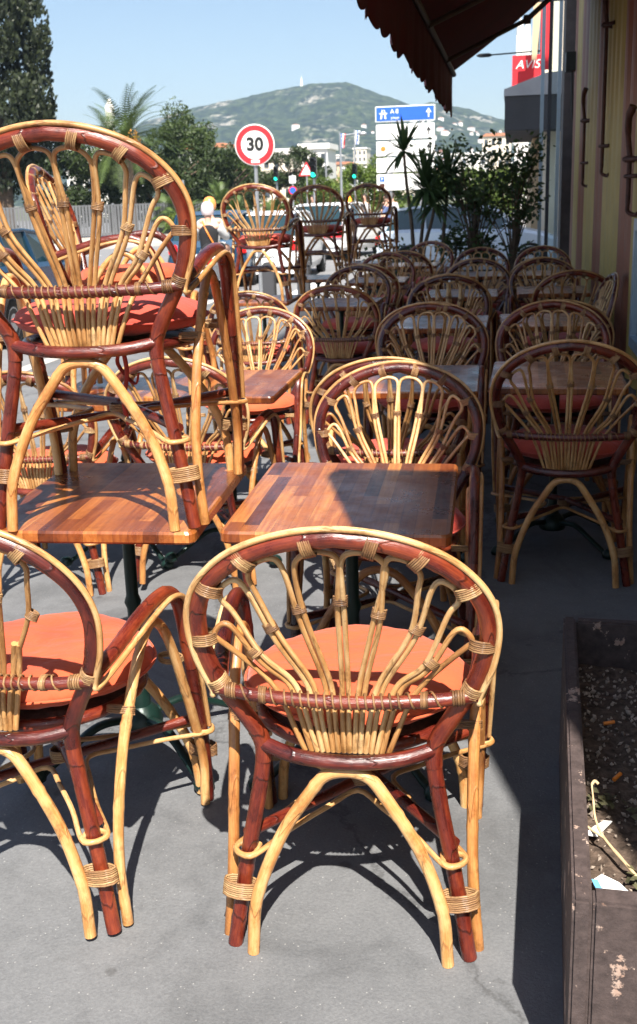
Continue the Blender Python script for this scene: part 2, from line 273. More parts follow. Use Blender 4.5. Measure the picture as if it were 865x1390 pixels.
# ------------------------------------------------------------------ mesh helpers
class MB:
    def __init__(s): s.v = []; s.f = []; s.uv = []; s.sm = []
    def add(s, vs, fs, uvs=None, smooth=False):
        o = len(s.v); s.v += [tuple(v) for v in vs]
        for i, f in enumerate(fs):
            s.f.append([o+k for k in f]); s.uv.append(uvs[i] if uvs else [(0, 0)]*len(f)); s.sm.append(smooth)
        return s
    def box(s, a, b, c=None):
        (x0, y0, z0), (x1, y1, z1) = a, b
        vs = [(x0,y0,z0),(x1,y0,z0),(x1,y1,z0),(x0,y1,z0),(x0,y0,z1),(x1,y0,z1),(x1,y1,z1),(x0,y1,z1)]
        if c: vs = [c @ Vector(v) for v in vs]
        return s.add(vs, [(0,3,2,1),(4,5,6,7),(0,1,5,4),(1,2,6,5),(2,3,7,6),(3,0,4,7)])
    def tube(s, pts, r, seg=8, closed=False, caps=True, u0=0., flat=1.):
        pts = [Vector(p) for p in pts]; n = len(pts)
        rs = r if isinstance(r, (list, tuple)) else [r]*n
        vs = []; fs = []; uvs = []; us = [u0]
        tan = []
        for i in range(n):
            if closed: t = pts[(i+1) % n]-pts[i-1]
            else: t = pts[min(i+1, n-1)]-pts[max(i-1, 0)]
            tan.append(t.normalized() if t.length > 1e-9 else Vector((0, 0, 1)))
            if i: us.append(us[-1]+(pts[i]-pts[i-1]).length)
        up = Vector((0, 0, 1)) if abs(tan[0].z) < .9 else Vector((0, 1, 0))
        nrm = tan[0].cross(up).normalized()
        for i in range(n):
            t = tan[i]; nrm = (nrm-t*nrm.dot(t)).normalized(); bn = t.cross(nrm)
            for k in range(seg):
                a = 2*PI*k/seg
                vs.append(pts[i]+nrm*math.cos(a)*rs[i]+bn*math.sin(a)*rs[i]*flat)
        m = n if closed else n-1
        for i in range(m):
            j = (i+1) % n; ua = us[i]; ub = us[j] if j > i else us[i]+(pts[j]-pts[i]).length
            for k in range(seg):
                k2 = (k+1) % seg
                fs.append((i*seg+k, i*seg+k2, j*seg+k2, j*seg+k))
                uvs.append([(ua, k/seg), (ua, (k+1)/seg), (ub, (k+1)/seg), (ub, k/seg)])
        s.add(vs, fs, uvs, True)
        if caps and not closed:
            s.add([vs[k] for k in range(seg)], [tuple(range(seg))[::-1]]); s.add([vs[(n-1)*seg+k] for k in range(seg)], [tuple(range(seg))])
        return s
    def lathe(s, prof, seg=20, c=(0, 0, 0), axis=None, smooth=True):
        vs = []; fs = []; n = len(prof)
        for r, z in prof:
            for k in range(seg):
                a = 2*PI*k/seg; p = Vector((r*math.cos(a), r*math.sin(a), z))
                if axis is not None: p = axis @ p
                vs.append(p+Vector(c))
        for i in range(n-1):
            for k in range(seg):
                k2 = (k+1) % seg; fs.append((i*seg+k, i*seg+k2, (i+1)*seg+k2, (i+1)*seg+k))
        s.add(vs, fs, None, smooth)
        s.add([vs[k] for k in range(seg)], [tuple(range(seg))[::-1]]); s.add([vs[(n-1)*seg+k] for k in range(seg)], [tuple(range(seg))])
        return s
    def prism(s, poly, y0, y1, ax='y'):
        n = len(poly)
        if ax == 'y': vs = [(x, y0, z) for x, z in poly]+[(x, y1, z) for x, z in poly]
        elif ax == 'x': vs = [(y0, x, z) for x, z in poly]+[(y1, x, z) for x, z in poly]
        else: vs = [(x, y, y0) for x, y in poly]+[(x, y, y1) for x, y in poly]
        fs = [tuple(range(n)), tuple(range(2*n-1, n-1, -1))]+[(i, (i+1) % n, n+(i+1) % n, n+i) for i in range(n)]
        return s.add(vs, fs)
    def mesh(s, name, m):
        me = bpy.data.meshes.new(name); me.from_pydata(s.v, [], s.f)
        if any(s.sm):
            uvl = me.uv_layers.new(name='UVMap'); d = []
            for u in s.uv:
                for a in u: d += a
            uvl.data.foreach_set('uv', d)
        me.polygons.foreach_set('use_smooth', s.sm); me.materials.append(m)
        return me
    def build(s, name, m, parent=None, loc=None, bevel=0, recalc=False):
        me = s.mesh(name, m)
        if bevel or recalc:
            bm = bmesh.new(); bm.from_mesh(me)
            bmesh.ops.remove_doubles(bm, verts=bm.verts, dist=1e-6)
            bmesh.ops.recalc_face_normals(bm, faces=bm.faces)
            if bevel: bmesh.ops.bevel(bm, geom=list(bm.edges), offset=bevel, segments=2, affect='EDGES', clamp_overlap=True)
            bm.to_mesh(me); bm.free()
        o = bpy.data.objects.new(name, me); COL.objects.link(o)
        if parent: o.parent = parent
        if loc: o.location = loc
        return o
def spline(pts, n=6, closed=False):
    P = [Vector(p) for p in pts]; out = []; k = len(P)
    rng = range(k if closed else k-1)
    for i in rng:
        if closed: a, b, c, d = P[i-1], P[i], P[(i+1) % k], P[(i+2) % k]
        else: a = P[i-1] if i else P[0]*2-P[1]; b = P[i]; c = P[i+1]; d = P[i+2] if i+2 < k else P[-1]*2-P[-2]
        for j in range(n):
            t = j/n
            out.append(.5*((2*b)+(c-a)*t+(2*a-5*b+4*c-d)*t*t+(3*b-a-3*c+d)*t**3))
    if not closed: out.append(P[-1])
    return out
def pole(mb, pts, r, seg=12, period=.22, amp=.075, seed=0, caps=True):
    """a natural pole: resampled finely, gently uneven, swelling at its nodes"""
    rnd = random.Random(seed); P = [Vector(p) for p in pts]; D = [0.]
    for a, b in zip(P, P[1:]): D.append(D[-1]+(b-a).length)
    n = max(8, int(D[-1]/.011)); out = []; rs = []; k = 0; nodes = []; d = rnd.uniform(.02, period)
    while d < D[-1]: nodes.append(d); d += period*rnd.uniform(.6, 1.35)
    for i in range(n+1):
        s = D[-1]*i/n
        while k < len(P)-2 and D[k+1] < s: k += 1
        t = (s-D[k])/max(1e-9, D[k+1]-D[k]); p = P[k].lerp(P[k+1], t)
        w = noise.noise_vector(Vector((s*9+seed*3.1, seed, 0)))*.0016
        out.append(p+w); q = 1+.035*noise.noise(Vector((s*14, seed*1.7, 5)))
        for m in nodes: q += amp*math.exp(-((s-m)/.006)**2)-amp*.5*math.exp(-((s-m-.012)/.007)**2)
        rs.append(r*q)
    return mb.tube(out, rs, seg, caps=caps)
def mir(pts): return [Vector((-p[0], p[1], p[2])) for p in pts]
def thing(name, label, cat, loc=(0, 0, 0), rz=0, group=None):
    o = bpy.data.objects.new(name, None); COL.objects.link(o); o.empty_display_size = .1
    o.location = loc; o.rotation_euler = (0, 0, rz); o['label'] = label; o['category'] = cat
    if group: o['group'] = group
    return o
def tag(o, label, cat, group=None):
    o['label'] = label; o['category'] = cat
    if group: o['group'] = group
    return o
def struct(o, kind='structure', label=None, cat=None):
    o['kind'] = kind
    if label: o['label'] = label
    if cat: o['category'] = cat
    return o
def dup(root, loc=None, rz=None, label=None, group=None, skip=()):
    def cp(o, par):
        c = o.copy(); COL.objects.link(c)
        if par: c.parent = par
        for ch in o.children:
            if ch.name.split('.')[0] not in skip: cp(ch, c)
        return c
    r = cp(root, None)
    if loc is not None: r.location = loc
    if rz is not None: r.rotation_euler = (0, 0, rz)
    if label: r['label'] = label
    if group: r['group'] = group
    return r
def gz(x):                                   # the terrace falls gently towards the kerb
    return -.075*max(0, min(-x, 2.4)-1.1)

# ------------------------------------------------------------------ the rattan chair
POST = [(.234,-.262,0),(.209,-.25,.15),(.178,-.238,.32),(.165,-.234,.40),(.169,-.236,.45),(.197,-.250,.51),(.232,-.266,.575),(.254,-.282,.64),(.262,-.298,.71),(.249,-.315,.767),(.215,-.331,.815),(.164,-.346,.854),(.086,-.359,.884),(0,-.364,.895)]
def ring_y(z):
    z = max(0, min(z, .895))
    for a, b in zip(POST, POST[1:]):
        if a[2] <= z <= b[2]: t = (z-a[2])/(b[2]-a[2]); return a[1]+(b[1]-a[1])*t
    return -.364
HW = [POST[i] for i in range(4, 14)]
def coil(mb, c, ax, rx, ry, n=4, w=.003, side=None, pitch=1.7):
    """one lashing: a strand wound n turns round an oval cluster centred at c, along axis ax"""
    ax = Vector(ax).normalized(); s = Vector(side if side is not None else (1, 0, 0)); s = (s-ax*s.dot(ax)).normalized(); t = ax.cross(s)
    st = 11; pts = []
    for j in range(n*st+1):
        a = 2*PI*j/st; o = Vector(c)+ax*((j/st-n/2)*w*pitch+random.uniform(-.0003, .0003))
        pts.append(o+s*math.cos(a)*rx+t*math.sin(a)*ry)
    mb.tube(pts, w, 5, u0=random.random())
    return mb
def make_chair(cush='cushion', broken=False, seed=0):
    jr = random.Random(seed); jj = lambda a: jr.uniform(-a, a)
    root = thing('rattan_chair', 'x', 'chair')
    dk, cn, tc, bd = M['dark_rattan'], M['cane'], M['thick_cane'], M['binding']
    # hoop and rear legs: one bent pole, split at the pinch under the seat
    half = spline(POST, 5)
    ip = 15                                           # index of the pinch (z=.40)
    up = half[ip:]; hoop = mir(up)[:-1]+list(reversed(up))
    hoop = [Vector(p) for p in hoop]
    pole(MB(), hoop, .0168, 14, .26, .05, 1).build('backrest_hoop', dk, root)
    for s in (1, -1):
        pts = [Vector((s*p.x, p.y, p.z)) for p in half[:ip+1]]
        lg = pole(MB(), pts, .0155, 14, .17, .07, 5+s).build('leg', dk, root)
        b = MB(); coil(b, (s*.214, -.262, .130), (-.13*s, .07, 1), .037, .019, 8, .0026); b.build('binding', bd, lg)
        b = MB(); coil(b, (s*.236, -.268, .578), (s*.45, -.2, 1), .0190, .0195, 6, .0024); b.build('joint_binding', bd, root)
        # arm: one pole from the hoop over the arm and down to the front foot
        arm = spline([(s*.236,-.258,.572),(s*.248,-.19,.592),(s*.258,-.09,.620),(s*.264,.0,.632),(s*.266,.055,.626),(s*.267,.098,.596),(s*.267,.128,.535),(s*.266,.165,.40)], 5)
        pole(MB(), arm, .0155, 14, .2, .06, 9+s).build('arm', dk, root)
        fl = spline([(s*.266,.165,.40),(s*.262,.208,.26),(s*.258,.240,.14),(s*.252,.256,0)], 5)
        fg = pole(MB(), fl, .0150, 14, .16, .06, 13+s).build('leg', dk, root)
        b = MB(); coil(b, (s*.245, .262, .135), (.05*s, -.04, 1), .035, .0205, 7, .0026); b.build('binding', bd, fg)
        # side arch (light)
        sa = spline([(s*.252,-.232,0),(s*.240,-.226,.14),(s*.238,-.185,.31),(s*.243,-.125,.45),(s*.247,-.07,.535),(s*.249,-.015,.575),(s*.250,.035,.560),(s*.252,.085,.49),(s*.258,.145,.34),(s*.258,.222,.14),(s*.254,.232,0)], 5)
        pole(MB(), sa, .0115, 12, .19, .10, 17+s).build('side_arch', tc, root)
        for q in ((.225, -.13, .35), (.232, .13, -.35)): coil(MB(), (s*q[0], q[1], .435), (0, q[2], 1), .030, .015, 4, .0024).build('seat_binding', bd, root)
    for y0, yt, xw, nm in ((-.286, -.262, .193, 'rear_arch'), (.278, .235, .226, 'front_arch')):
        ap = [(xw, y0, 0), (xw-.012, y0+(yt-y0)*.2, .12), (xw*.70, y0+(yt-y0)*.6, .245), (xw*.38, yt, .345), (.032, yt, .392)]
        full = spline([Vector((-p[0], p[1], p[2])) for p in ap]+[Vector(p) for p in reversed(ap)], 5)
        pole(MB(), full, .0125, 12, .21, .10, 21+int(y0*10)).build(nm, tc, root)
    # light cane trim outside the hoop, down over the arm to the stretcher
    tr = []
    for i, p in enumerate(POST[5:]):
        a = Vector(POST[4+i]); b = Vector(POST[min(6+i, 13)]); t = (b-a).normalized()
        if i == 8: t = Vector((-1, 0, 0))
        out = Vector((t.z, 0, -t.x)).normalized()
        tr.append(Vector(p)+out*.0182+Vector((0, -.009, 0)))
    tr[0] = Vector((.249, -.268, .552))
    armt = [(.262,-.21,.570),(.276,-.11,.601),(.283,-.02,.620),(.286,.045,.621),(.287,.100,.598),(.287,.134,.535),(.286,.170,.40),(.283,.195,.32),(.279,.226,.22)]
    hr = list(reversed([Vector(p) for p in armt]))+tr
    hl = mir(list(reversed(hr)))[1:]
    MB().tube(spline(hr+hl, 5), .0062, 8).build('cane_trim', cn, root)
    # seat
    sr = [Vector((.205*math.cos(a), .20*math.sin(a)-.01, .418)) for a in [2*PI*k/32 for k in range(32)]]
    MB().tube(sr, .013, 10, closed=True).build('seat_frame', dk, root)
    MB().tube(spline([(-.166,-.236,.436),(-.095,-.262,.425),(0,-.272,.421),(.095,-.262,.425),(.166,-.236,.436)], 6), .0145, 12).build('seat_rail', dk, root)
    MB().lathe([(.19, .405), (.192, .418), (.10, .424), (.002, .426)], 32, (0, -.01, 0)).build('woven_seat', M['weave'], root)
    # cross bar of the back, with its lashings
    bar = spline([(-.243,-.272,.568),(-.15,-.290,.562),(0,-.302,.560),(.15,-.290,.562),(.243,-.272,.568)], 6)
    cb = MB().tube(bar, .0125, 12).build('crossbar', dk, root)
    w = MB(); stops = [(-.222, 0), (-.200, 5), (-.155, 6.2), (-.142, 10), (-.112, 11), (.112, 26), (.142, 27), (.155, 31), (.200, 32.2), (.222, 37)]
    pts = []; nn = 37*9
    for q in range(nn+1):
        tq = 37*q/nn
        for (xa, ta), (xb, tb) in zip(stops, stops[1:]):
            if ta <= tq <= tb: x = xa+(xb-xa)*(tq-ta)/(tb-ta); break
        a = 2*PI*tq; f = 1-abs(x)/.243; yc = -.272-.030*(1-(x/.243)**2); inn = .008 if abs(x) < .16 else 0
        pts.append((x, yc+inn*.5+math.cos(a)*(.0140+inn*.5), .568-.008*(1-(x/.243)**2)+math.sin(a)*.0140))
    w.tube(pts, .0023, 5)
    w.build('binding', bd, cb)
    # the fan: eight loops; loop k joins spoke k and spoke k+1
    rim = [(p.x, p.z) for p in hoop]
    def contact(th):
        dx, dz = math.sin(th), math.cos(th); best = None
        for (x0, z0), (x1, z1) in zip(rim, rim[1:]):
            ex, ez = x1-x0, z1-z0; det = dx*(-ez)+ex*dz
            if abs(det) < 1e-9: continue
            t = ((x0)*(-ez)+ex*(z0-.70))/det; u = (dx*(z0-.70)-dz*x0)/det
            if t > 0 and -.01 <= u <= 1.01: best = t if best is None else max(best, t)
        t = best-.0255; return Vector((dx*t, .70+dz*t)), Vector((dx, dz))
    binds = [(-.158, .638), (-.132, .703), (-.074, .742), (0, .755), (.074, .742), (.132, .703), (.158, .638)]
    binds = [(x+jj(.006), z+jj(.008)) for x, z in binds]
    barx = [-.135, -.098, -.064, -.031, 0, .031, .064, .098, .135]
    botx = [-.080, -.062, -.041, -.0205, 0, .0205, .041, .062, .080]
    ths = [R(a) for a in (-95+jj(2), -71+jj(3), -46+jj(3), -17+jj(3), 17+jj(3), 46+jj(3), 71+jj(3), 95+jj(2))]
    def P3(x, z, dy=.0): return Vector((x, ring_y(z)+dy, z))
    for k in range(8):
        if broken and k in (6, 7):
            st = MB()
            for sgn in (-1, 1):
                st.tube(spline([P3(botx[6]+sgn*.006, .432, -.01), P3(barx[6]+sgn*.006, .565, .018), P3(barx[6]+.02+sgn*.005, .63, .012)], 4), .0064, 8)
            if k == 6: st.build('broken_cane', cn, root)
            if k == 7: continue
            continue
        c, d = contact(ths[k]); t = Vector((d.y, -d.x))            # tangent, clockwise
        def side(j, sgn):                                           # spoke j (0..8), sgn which of the pair
            if j in (0, 8): o = 0
            else: o = sgn*.0058
            pts = [P3(botx[j]+o*.9, .430, -.012), P3((botx[j]+barx[j])/2*.98+o, .50, -.006), P3(barx[j]+o, .566, .020)]
            if 0 < j < 8:
                bx, bz = binds[j-1]; dirx = Vector((bx-barx[j], bz-.56)).normalized(); pn = Vector((dirx.y, -dirx.x))
                mx_, mz_ = (barx[j]*.45+bx*.55), (.56*.45+bz*.55)
                pts += [P3(mx_+pn.x*sgn*.0058, mz_+pn.y*sgn*.0058, .010), P3(bx+pn.x*sgn*.0058, bz+pn.y*sgn*.0058, .006)]
            return pts
        lft = side(k, 1); rgt = side(k+1, -1)
        w2 = (.027, .034, .040, .042, .042, .040, .034, .027)[k]
        top = [c-t*w2-d*.034, c-t*w2*.70-d*.0105, c+d*.0, c+t*w2*.70-d*.0105, c+t*w2-d*.034]
        if k == 0: top = [c-t*.017-d*.016]+top[2:]
        if k == 7: top = top[:3]+[c+t*.017-d*.016]
        tp = [P3(q.x, q.y, .002) for q in top]
        cv = spline(lft+tp+list(reversed(rgt)), 5)
        for _ in range(6): cv = [cv[0]]+[cv[i-1]*.25+cv[i]*.5+cv[i+1]*.25 for i in range(1, len(cv)-1)]+[cv[-1]]
        lp = MB().tube(cv, .0055, 8, u0=k*.37).build('cane_loop', cn, root)
        q = c+d*.0175
        coil(MB(), P3(q.x, q.y, -.002), (t.x, 0, t.y), .0232, .0185, 6, .0022, side=(d.x, 0, d.y)).build('rim_binding', bd, lp)
        if 0 <= k < 7:
            bx, bz = binds[k]; dr = Vector((bx-barx[k+1], 0, bz-.56))
            coil(MB(), P3(bx, bz, .006), dr, .0122, .0066, 6, .0019, side=(dr.z, 0, -dr.x)).build('spoke_binding', bd, lp)
    # stretchers: two crossed poles and four light canes bending round the legs
    MB().tube(spline([(-.205,-.235,.235),(-.02,-.01,.222),(0,.01,.222),(.250,.235,.235)], 5), .012, 10).build('stretcher', dk, root)
    MB().tube(spline([(.205,-.235,.235),(.02,-.01,.250),(0,.01,.250),(-.250,.235,.235)], 5), .012, 10).build('stretcher', dk, root)
    b = MB(); coil(b, (0, 0, .236), (0, 0, 1), .022, .022, 6, .0028); b.build('cross_binding', bd, root)
    def vloop(p, q, c):
        p = Vector(p); q = Vector(q); c = Vector(c); mid = (p+q)/2; e = (mid-c); e.z = 0; e.normalize()
        def end(p, q):
            d = (p-q); d.z = 0; d.normalize()
            return [p-e*.020-d*.012, p-e*.012+d*.020, p+e*.006+d*.0255, p+e*.0225+d*.012, p+e*.022-d*.016]
        a = end(p, q); b = end(q, p)
        return spline(a+[p*.62+c*.38+e*.012, p*.28+c*.72, c, q*.28+c*.72, q*.62+c*.38+e*.012]+b[::-1], 4)
    RL, RR, FL, FR = (-.199,-.246,.21), (.199,-.246,.21), (-.260,.222,.21), (.260,.222,.21)
    for p, q, c in ((RL, RR, (0,-.06,.235)), (FL, FR, (0,.07,.235)), (RL, FL, (-.07,0,.235)), (RR, FR, (.07,0,.235))):
        MB().tube(vloop(p, q, c), .0058, 8).build('stretcher_cane', cn, root)
    # cushion: a soft round pad with a seam
    mb = MB(); rings = 22; seg = 56; vs = []; fs = []
    rnd = random.Random(3)
    for i in range(rings+1):
        a = PI*i/rings
        for k in range(seg):
            th = 2*PI*k/seg
            e = .42; cr = math.copysign(abs(math.sin(a))**e, math.sin(a)); cz = math.copysign(abs(math.cos(a))**.9, math.cos(a))
            rad = .230*(1+.035*math.cos(4*th)*.6)*(1 if th else 1)
            x = rad*cr*math.cos(th); y = (rad*.93)*cr*math.sin(th)-.005
            rr = math.hypot(x, y)/.22
            z = .474+.047*cz-(.010 if cz < 0 else 0)*cz
            if cz > 0: z += -.012*math.exp(-(rr/.45)**2)
            p = Vector((x, y, z))
            z += (.0045*noise.noise(p*9)+.0035*noise.noise(p*21+Vector((3, 0, 0))))*(1 if cz > 0 else .3)
            wr = math.sin(th*15+3*noise.noise(Vector((math.cos(th)*2, math.sin(th)*2, 0))))*.0075*max(0, rr-.5)*(.4+abs(noise.noise(Vector((math.cos(th)*3, math.sin(th)*3, 4))))*1.6)
            z += wr*(1 if cz > 0 else .6)
            if abs(cz) < .16: x *= 1.012; y *= 1.012
            vs.append((x, y, z))
    for i in range(rings):
        for k in range(seg):
            k2 = (k+1) % seg; fs.append((i*seg+k, (i+1)*seg+k, (i+1)*seg+k2, i*seg+k2))
    mb.add(vs, fs, None, True)
    cu = mb.build('seat_cushion', M[cush], root)
    sm_ = [Vector((.2355*(1+.021*math.cos(4*a))*math.cos(a), .2195*(1+.021*math.cos(4*a))*math.sin(a)-.005, .474+.002*math.sin(9*a))) for a in [2*PI*k/56 for k in range(56)]]
    MB().tube(sm_, .0032, 6, closed=True).build('seam', M[cush], cu)
    return root
CH_O = make_chair('cushion', seed=1); CH_R = make_chair('cushion_red', seed=2); CH_B = make_chair('cushion', True, seed=3); CH_S = make_chair('cushion_red', seed=4); CH_T = make_chair('cushion_red', seed=5)

def make_table():
    t = thing('cafe_table', 'x', 'table')
    w, d = .264, .328; poly = []
    for cx, cy, a0 in ((w-.02, d-.02, 0), (-w+.02, d-.02, 90), (-w+.02, -d+.02, 180), (w-.02, -d+.02, 270)):
        for k in range(5): a = R(a0+k*22.5); poly.append((cx+.02*math.cos(a), cy+.02*math.sin(a)))
    mb = MB(); n = len(poly)
    lv = [(.985, .690), (1, .695), (1, .714), (.985, .720)]
    vs = [(x*s, y*(1-(1-s)*w/d), z) for s, z in lv for x, y in poly]
    fs = [tuple(range(n))[::-1], tuple(range(3*n, 4*n))]+[(i*n+k, i*n+(k+1) % n, (i+1)*n+(k+1) % n, (i+1)*n+k) for i in range(3) for k in range(n)]
    mb.add(vs, fs); mb.build('tabletop', M['wood'], t)
    MB().lathe([(.026, .10), (.028, .14), (.018, .17), (.0165, .40), (.023, .42), (.0165, .44), (.0165, .64), (.05, .675), (.06, .682)], 16).build('column', M['green_iron'], t)
    bs = MB(); bs.lathe([(.055, .055), (.06, .075), (.045, .105), (.03, .12)], 16)
    bs.build('base_hub', M['green_iron'], t)
    for k in range(4):
        a = PI/4+k*PI/2; c, s = math.cos(a), math.sin(a)
        f = MB().tube(spline([(.03*c,.03*s,.085),(.13*c,.13*s,.095),(.22*c,.22*s,.055),(.285*c,.285*s,.022),(.31*c,.31*s,.02)], 5), [.014]*8+[.012]*8+[.014]*5, 10, flat=.8)
        f.lathe([(.012, 0), (.026, .006), (.028, .02), (.02, .034), (.01, .04)], 12, (.315*c, .315*s, 0)); f.build('foot', M['green_iron'], t)
    MB().box((-.10, -.16, .674), (.10, .16, .6895)).build('top_plate', M['black_iron'], t)
    return t
TB = make_table()
used = set()
def put(proto, x, y, rz, label, group, z=None):
    z = gz(x) if z is None else z
    if proto.name in used: o = dup(proto, (x, y, z), R(rz), label, group)
    else:
        used.add(proto.name); o = proto; o.location = (x, y, z); o.rotation_euler = (0, 0, R(rz)); o['label'] = label; o['group'] = group
    return o
GC = 'rattan chairs set out on the cafe terrace'; GT = 'wooden tables of the cafe terrace'; GS = 'rattan chairs stood up on tables'
near = put(CH_O, -.305, 2.045, 2.5, 'sunlit rattan chair nearest the camera, seen from behind with orange round cushion', GC)
left = put(CH_B, -1.0, 2.05, -4, 'sunlit rattan chair with snapped back canes and orange cushion, cut by left edge', GC)
TR = put(TB, -.985, 2.535, 3, 'wooden table in full sun with a rattan chair standing on top, beside left edge', GT)
put(TB, -.395, 2.57, 1.5, 'wooden table half in shadow directly behind the nearest rattan chair', GT)
tlc = put(CH_R, -.968, 2.50, 5, 'large sunlit rattan chair with red cushion standing on the nearest left table', GS, z=.721+gz(-.985))
A = 'rattan chair facing the camera across the half-shadowed table, its fan of canes sunlit'
CHAIRS = [  # proto, x, y, rot, label
 (CH_R, -.365, 3.14, 180, A),
 (CH_R, -.43, 3.97, 2, 'shaded rattan chair standing back to back with the partly sunlit chair behind the near table'),
 (CH_R, -.40, 5.14, 179, 'shaded rattan chair facing the camera behind the second table of the middle row'),
 (CH_R, -.42, 5.86, 0, 'shaded rattan chair seen from behind, third away-facing chair of the middle row'),
 (CH_R, -.42, 7.10, 182, 'shaded rattan chair facing the camera behind the third table of the middle row'),
 (CH_R, -.40, 7.78, -3, 'shaded rattan chair seen from behind, fourth away-facing chair of the middle row'),
 (CH_R, -.30, 8.85, 178, 'shaded rattan chair facing the camera behind the fourth table of the middle row'),
 (CH_R, -.31, 9.62, 2, 'shaded rattan chair seen from behind before the last table of the middle row'),
 (CH_R, -.29, 10.75, 184, 'farthest shaded rattan chair of the middle row, facing the camera near the shrubs'),
 (CH_R, .215, 4.18, -1, 'big shaded rattan chair at right edge seen from behind with dark red cushion'),
 (CH_R, .21, 5.16, 181, 'shaded rattan chair facing the camera behind the first table along the striped facade'),
 (CH_R, .22, 5.92, 3, 'shaded rattan chair seen from behind, second away-facing chair along the striped facade'),
 (CH_R, .30, 7.30, 96, 'rattan chair turned side on with its back against the striped facade'),
 (CH_R, .40, 8.02, 4, 'shaded rattan chair seen from behind just past the side-on chair by the facade'),
 (CH_R, .26, 8.80, 180, 'shaded rattan chair facing the camera in the middle of the row along the facade'),
 (CH_R, .27, 9.60, -4, 'shaded rattan chair seen from behind, far along the striped facade'),
 (CH_R, .28, 10.80, 177, 'farthest shaded rattan chair of the facade row, facing the camera'),
 (CH_O, -1.83, 4.02, 2, 'sunlit rattan chair with orange cushion behind the left table, partly cut by left edge'),
 (CH_O, -1.22, 4.06, -2, 'rattan chair with orange cushion seen between the legs of the chair on the near table'),
 (CH_O, -1.29, 5.14, 181, 'rattan chair half sunlit half shaded, facing the camera behind the second left table'),
 (CH_R, -1.74, 7.25, 3, 'sunlit rattan chair with red cushion seen from behind, in front of the stacked chair'),
 (CH_R, -1.09, 7.05, -2, 'half shaded rattan chair with red cushion seen from behind, right of the sunlit pair'),
 (CH_R, -1.26, 8.45, 178, 'shaded rattan chair facing the camera, third of the left row'),
 (CH_R, -1.22, 9.25, 3, 'shaded rattan chair seen from behind, far in the left row'),
 (CH_R, -1.20, 10.35, 184, 'shaded rattan chair facing the camera, far in the left row before the yucca'),
 (CH_R, -1.02, 11.1, -6, 'rattan chair seen from behind close to the shrub bed, last but one of left row'),
 (CH_R, -1.0, 12.5, 172, 'farthest rattan chair of the left row, facing the camera under the yucca'),
]
for ci, (p, x, y, r, lab) in enumerate(CHAIRS):
    if p is CH_R: p = (CH_R, CH_S, CH_T)[ci % 3]
    o = put(p, x, y, r, lab, GC)
    if lab.startswith('big shaded'): o.scale = (1, 1, 1.03)
TABS = [
 (-.39, 4.35, 1, 'shaded wooden table in the second row of the middle column, reflecting the sky'),
 (.185, 4.45, -1, 'shaded wooden table between the big right chair and the striped facade'),
 (-1.64, 4.27, 2, 'sunlit wooden table at the left with a chair standing on it, second row'),
 (-1.165, 4.26, 1, 'wooden table of the second row half in sun, right of the one carrying a chair'),
 (-.40, 6.34, 0, 'shaded wooden table in the third row of the middle column'),
 (.20, 6.40, 2, 'shaded wooden table in the third row along the striped facade'),
 (-1.22, 7.70, -1, 'partly shaded wooden table of the left column, behind the half shaded chair'),
 (-.37, 8.20, 1, 'shaded wooden table in the fourth row of the middle column'),
 (.30, 8.38, 0, 'shaded wooden table in the fourth row along the facade, small and far'),
 (-1.20, 9.75, 1, 'shaded wooden table far in the left column'),
 (-.30, 10.15, 0, 'shaded wooden table in the last row of the middle column'),
 (.28, 10.15, 0, 'shaded wooden table in the last row along the facade'),
 (-2.03, 8.70, 2, 'wooden table on the road side carrying the sunlit stacked chair'),
 (-1.98, 11.0, 0, 'wooden table carrying the shaded second chair on the road side'),
 (-1.72, 13.1, 0, 'wooden table carrying the farthest raised chair near the yucca'),
 (-1.05, 11.75, 0, 'wooden table before the shrub bed in the left column'),
]
for x, y, r, lab in TABS: put(TB, x, y, r, lab, GT)
ST = [
 (CH_O, -1.50, 4.17, -80, 'sunlit rattan chair standing sideways on a table behind the large raised chair'),
 (CH_R, -2.01, 8.78, -1, 'sunlit rattan chair standing on a table beside the speed limit sign'),
 (CH_R, -1.96, 11.15, 2, 'shaded rattan chair on a table, in the middle of the three raised far chairs'),
 (CH_R, -1.70, 13.35, -2, 'farthest raised rattan chair on a table, left of the yucca'),
]
for p, x, y, r, lab in ST: put(p, x, y, r, lab, GS, z=.721+gz(x))
tlc.scale = (1, 1, .975)
# red tie of the seat pad hanging under the big raised chair
tie = MB().tube(spline([(.02,.0,.40),(.03,-.01,.33),(.022,-.03,.26),(.03,-.03,.20)], 5), .006, 6, flat=.3)
tie.tube(spline([(.02,.0,.40),(.0,.02,.35),(.045,.0,.30),(.06,-.01,.33)], 5), .006, 6, flat=.3); tie.build('cushion_tie', M['cushion_red'], tlc)

#MORE
# ------------------------------------------------------------------ ground
SKY = .060; EXPO = 1.38; HAZE = 3.0e-4
def sheet(name, xs, ys, zf, m):
    vs = [(x, y, zf(x, y)) for y in ys for x in xs]; nx = len(xs)
    fs = [(j*nx+i, j*nx+i+1, (j+1)*nx+i+1, (j+1)*nx+i) for j in range(len(ys)-1) for i in range(nx-1)]
    o = MB().add(vs, fs).build(name, m); return struct(o)
RZ = -.232
sheet('terrace_pavement', [-4.62, -2.4, -.6, .5, 4], [-6, 0, 5, 10, 16.52], lambda x, y: gz(x), M['terrace'])
sheet('road', [-60, -30, -4.5, 10, 60], [-30, 0, 16, 60, 120], lambda x, y: RZ, M['road'])
sheet('ground', [-1900, -60, 0, 60, 1900], [-200, 0, 60, 300, 1950], lambda x, y: RZ-.02, M['far_ground'])
kb = MB().box((-4.78, -6, RZ-.1), (-4.622, 16.68, gz(-4.6)+.004))
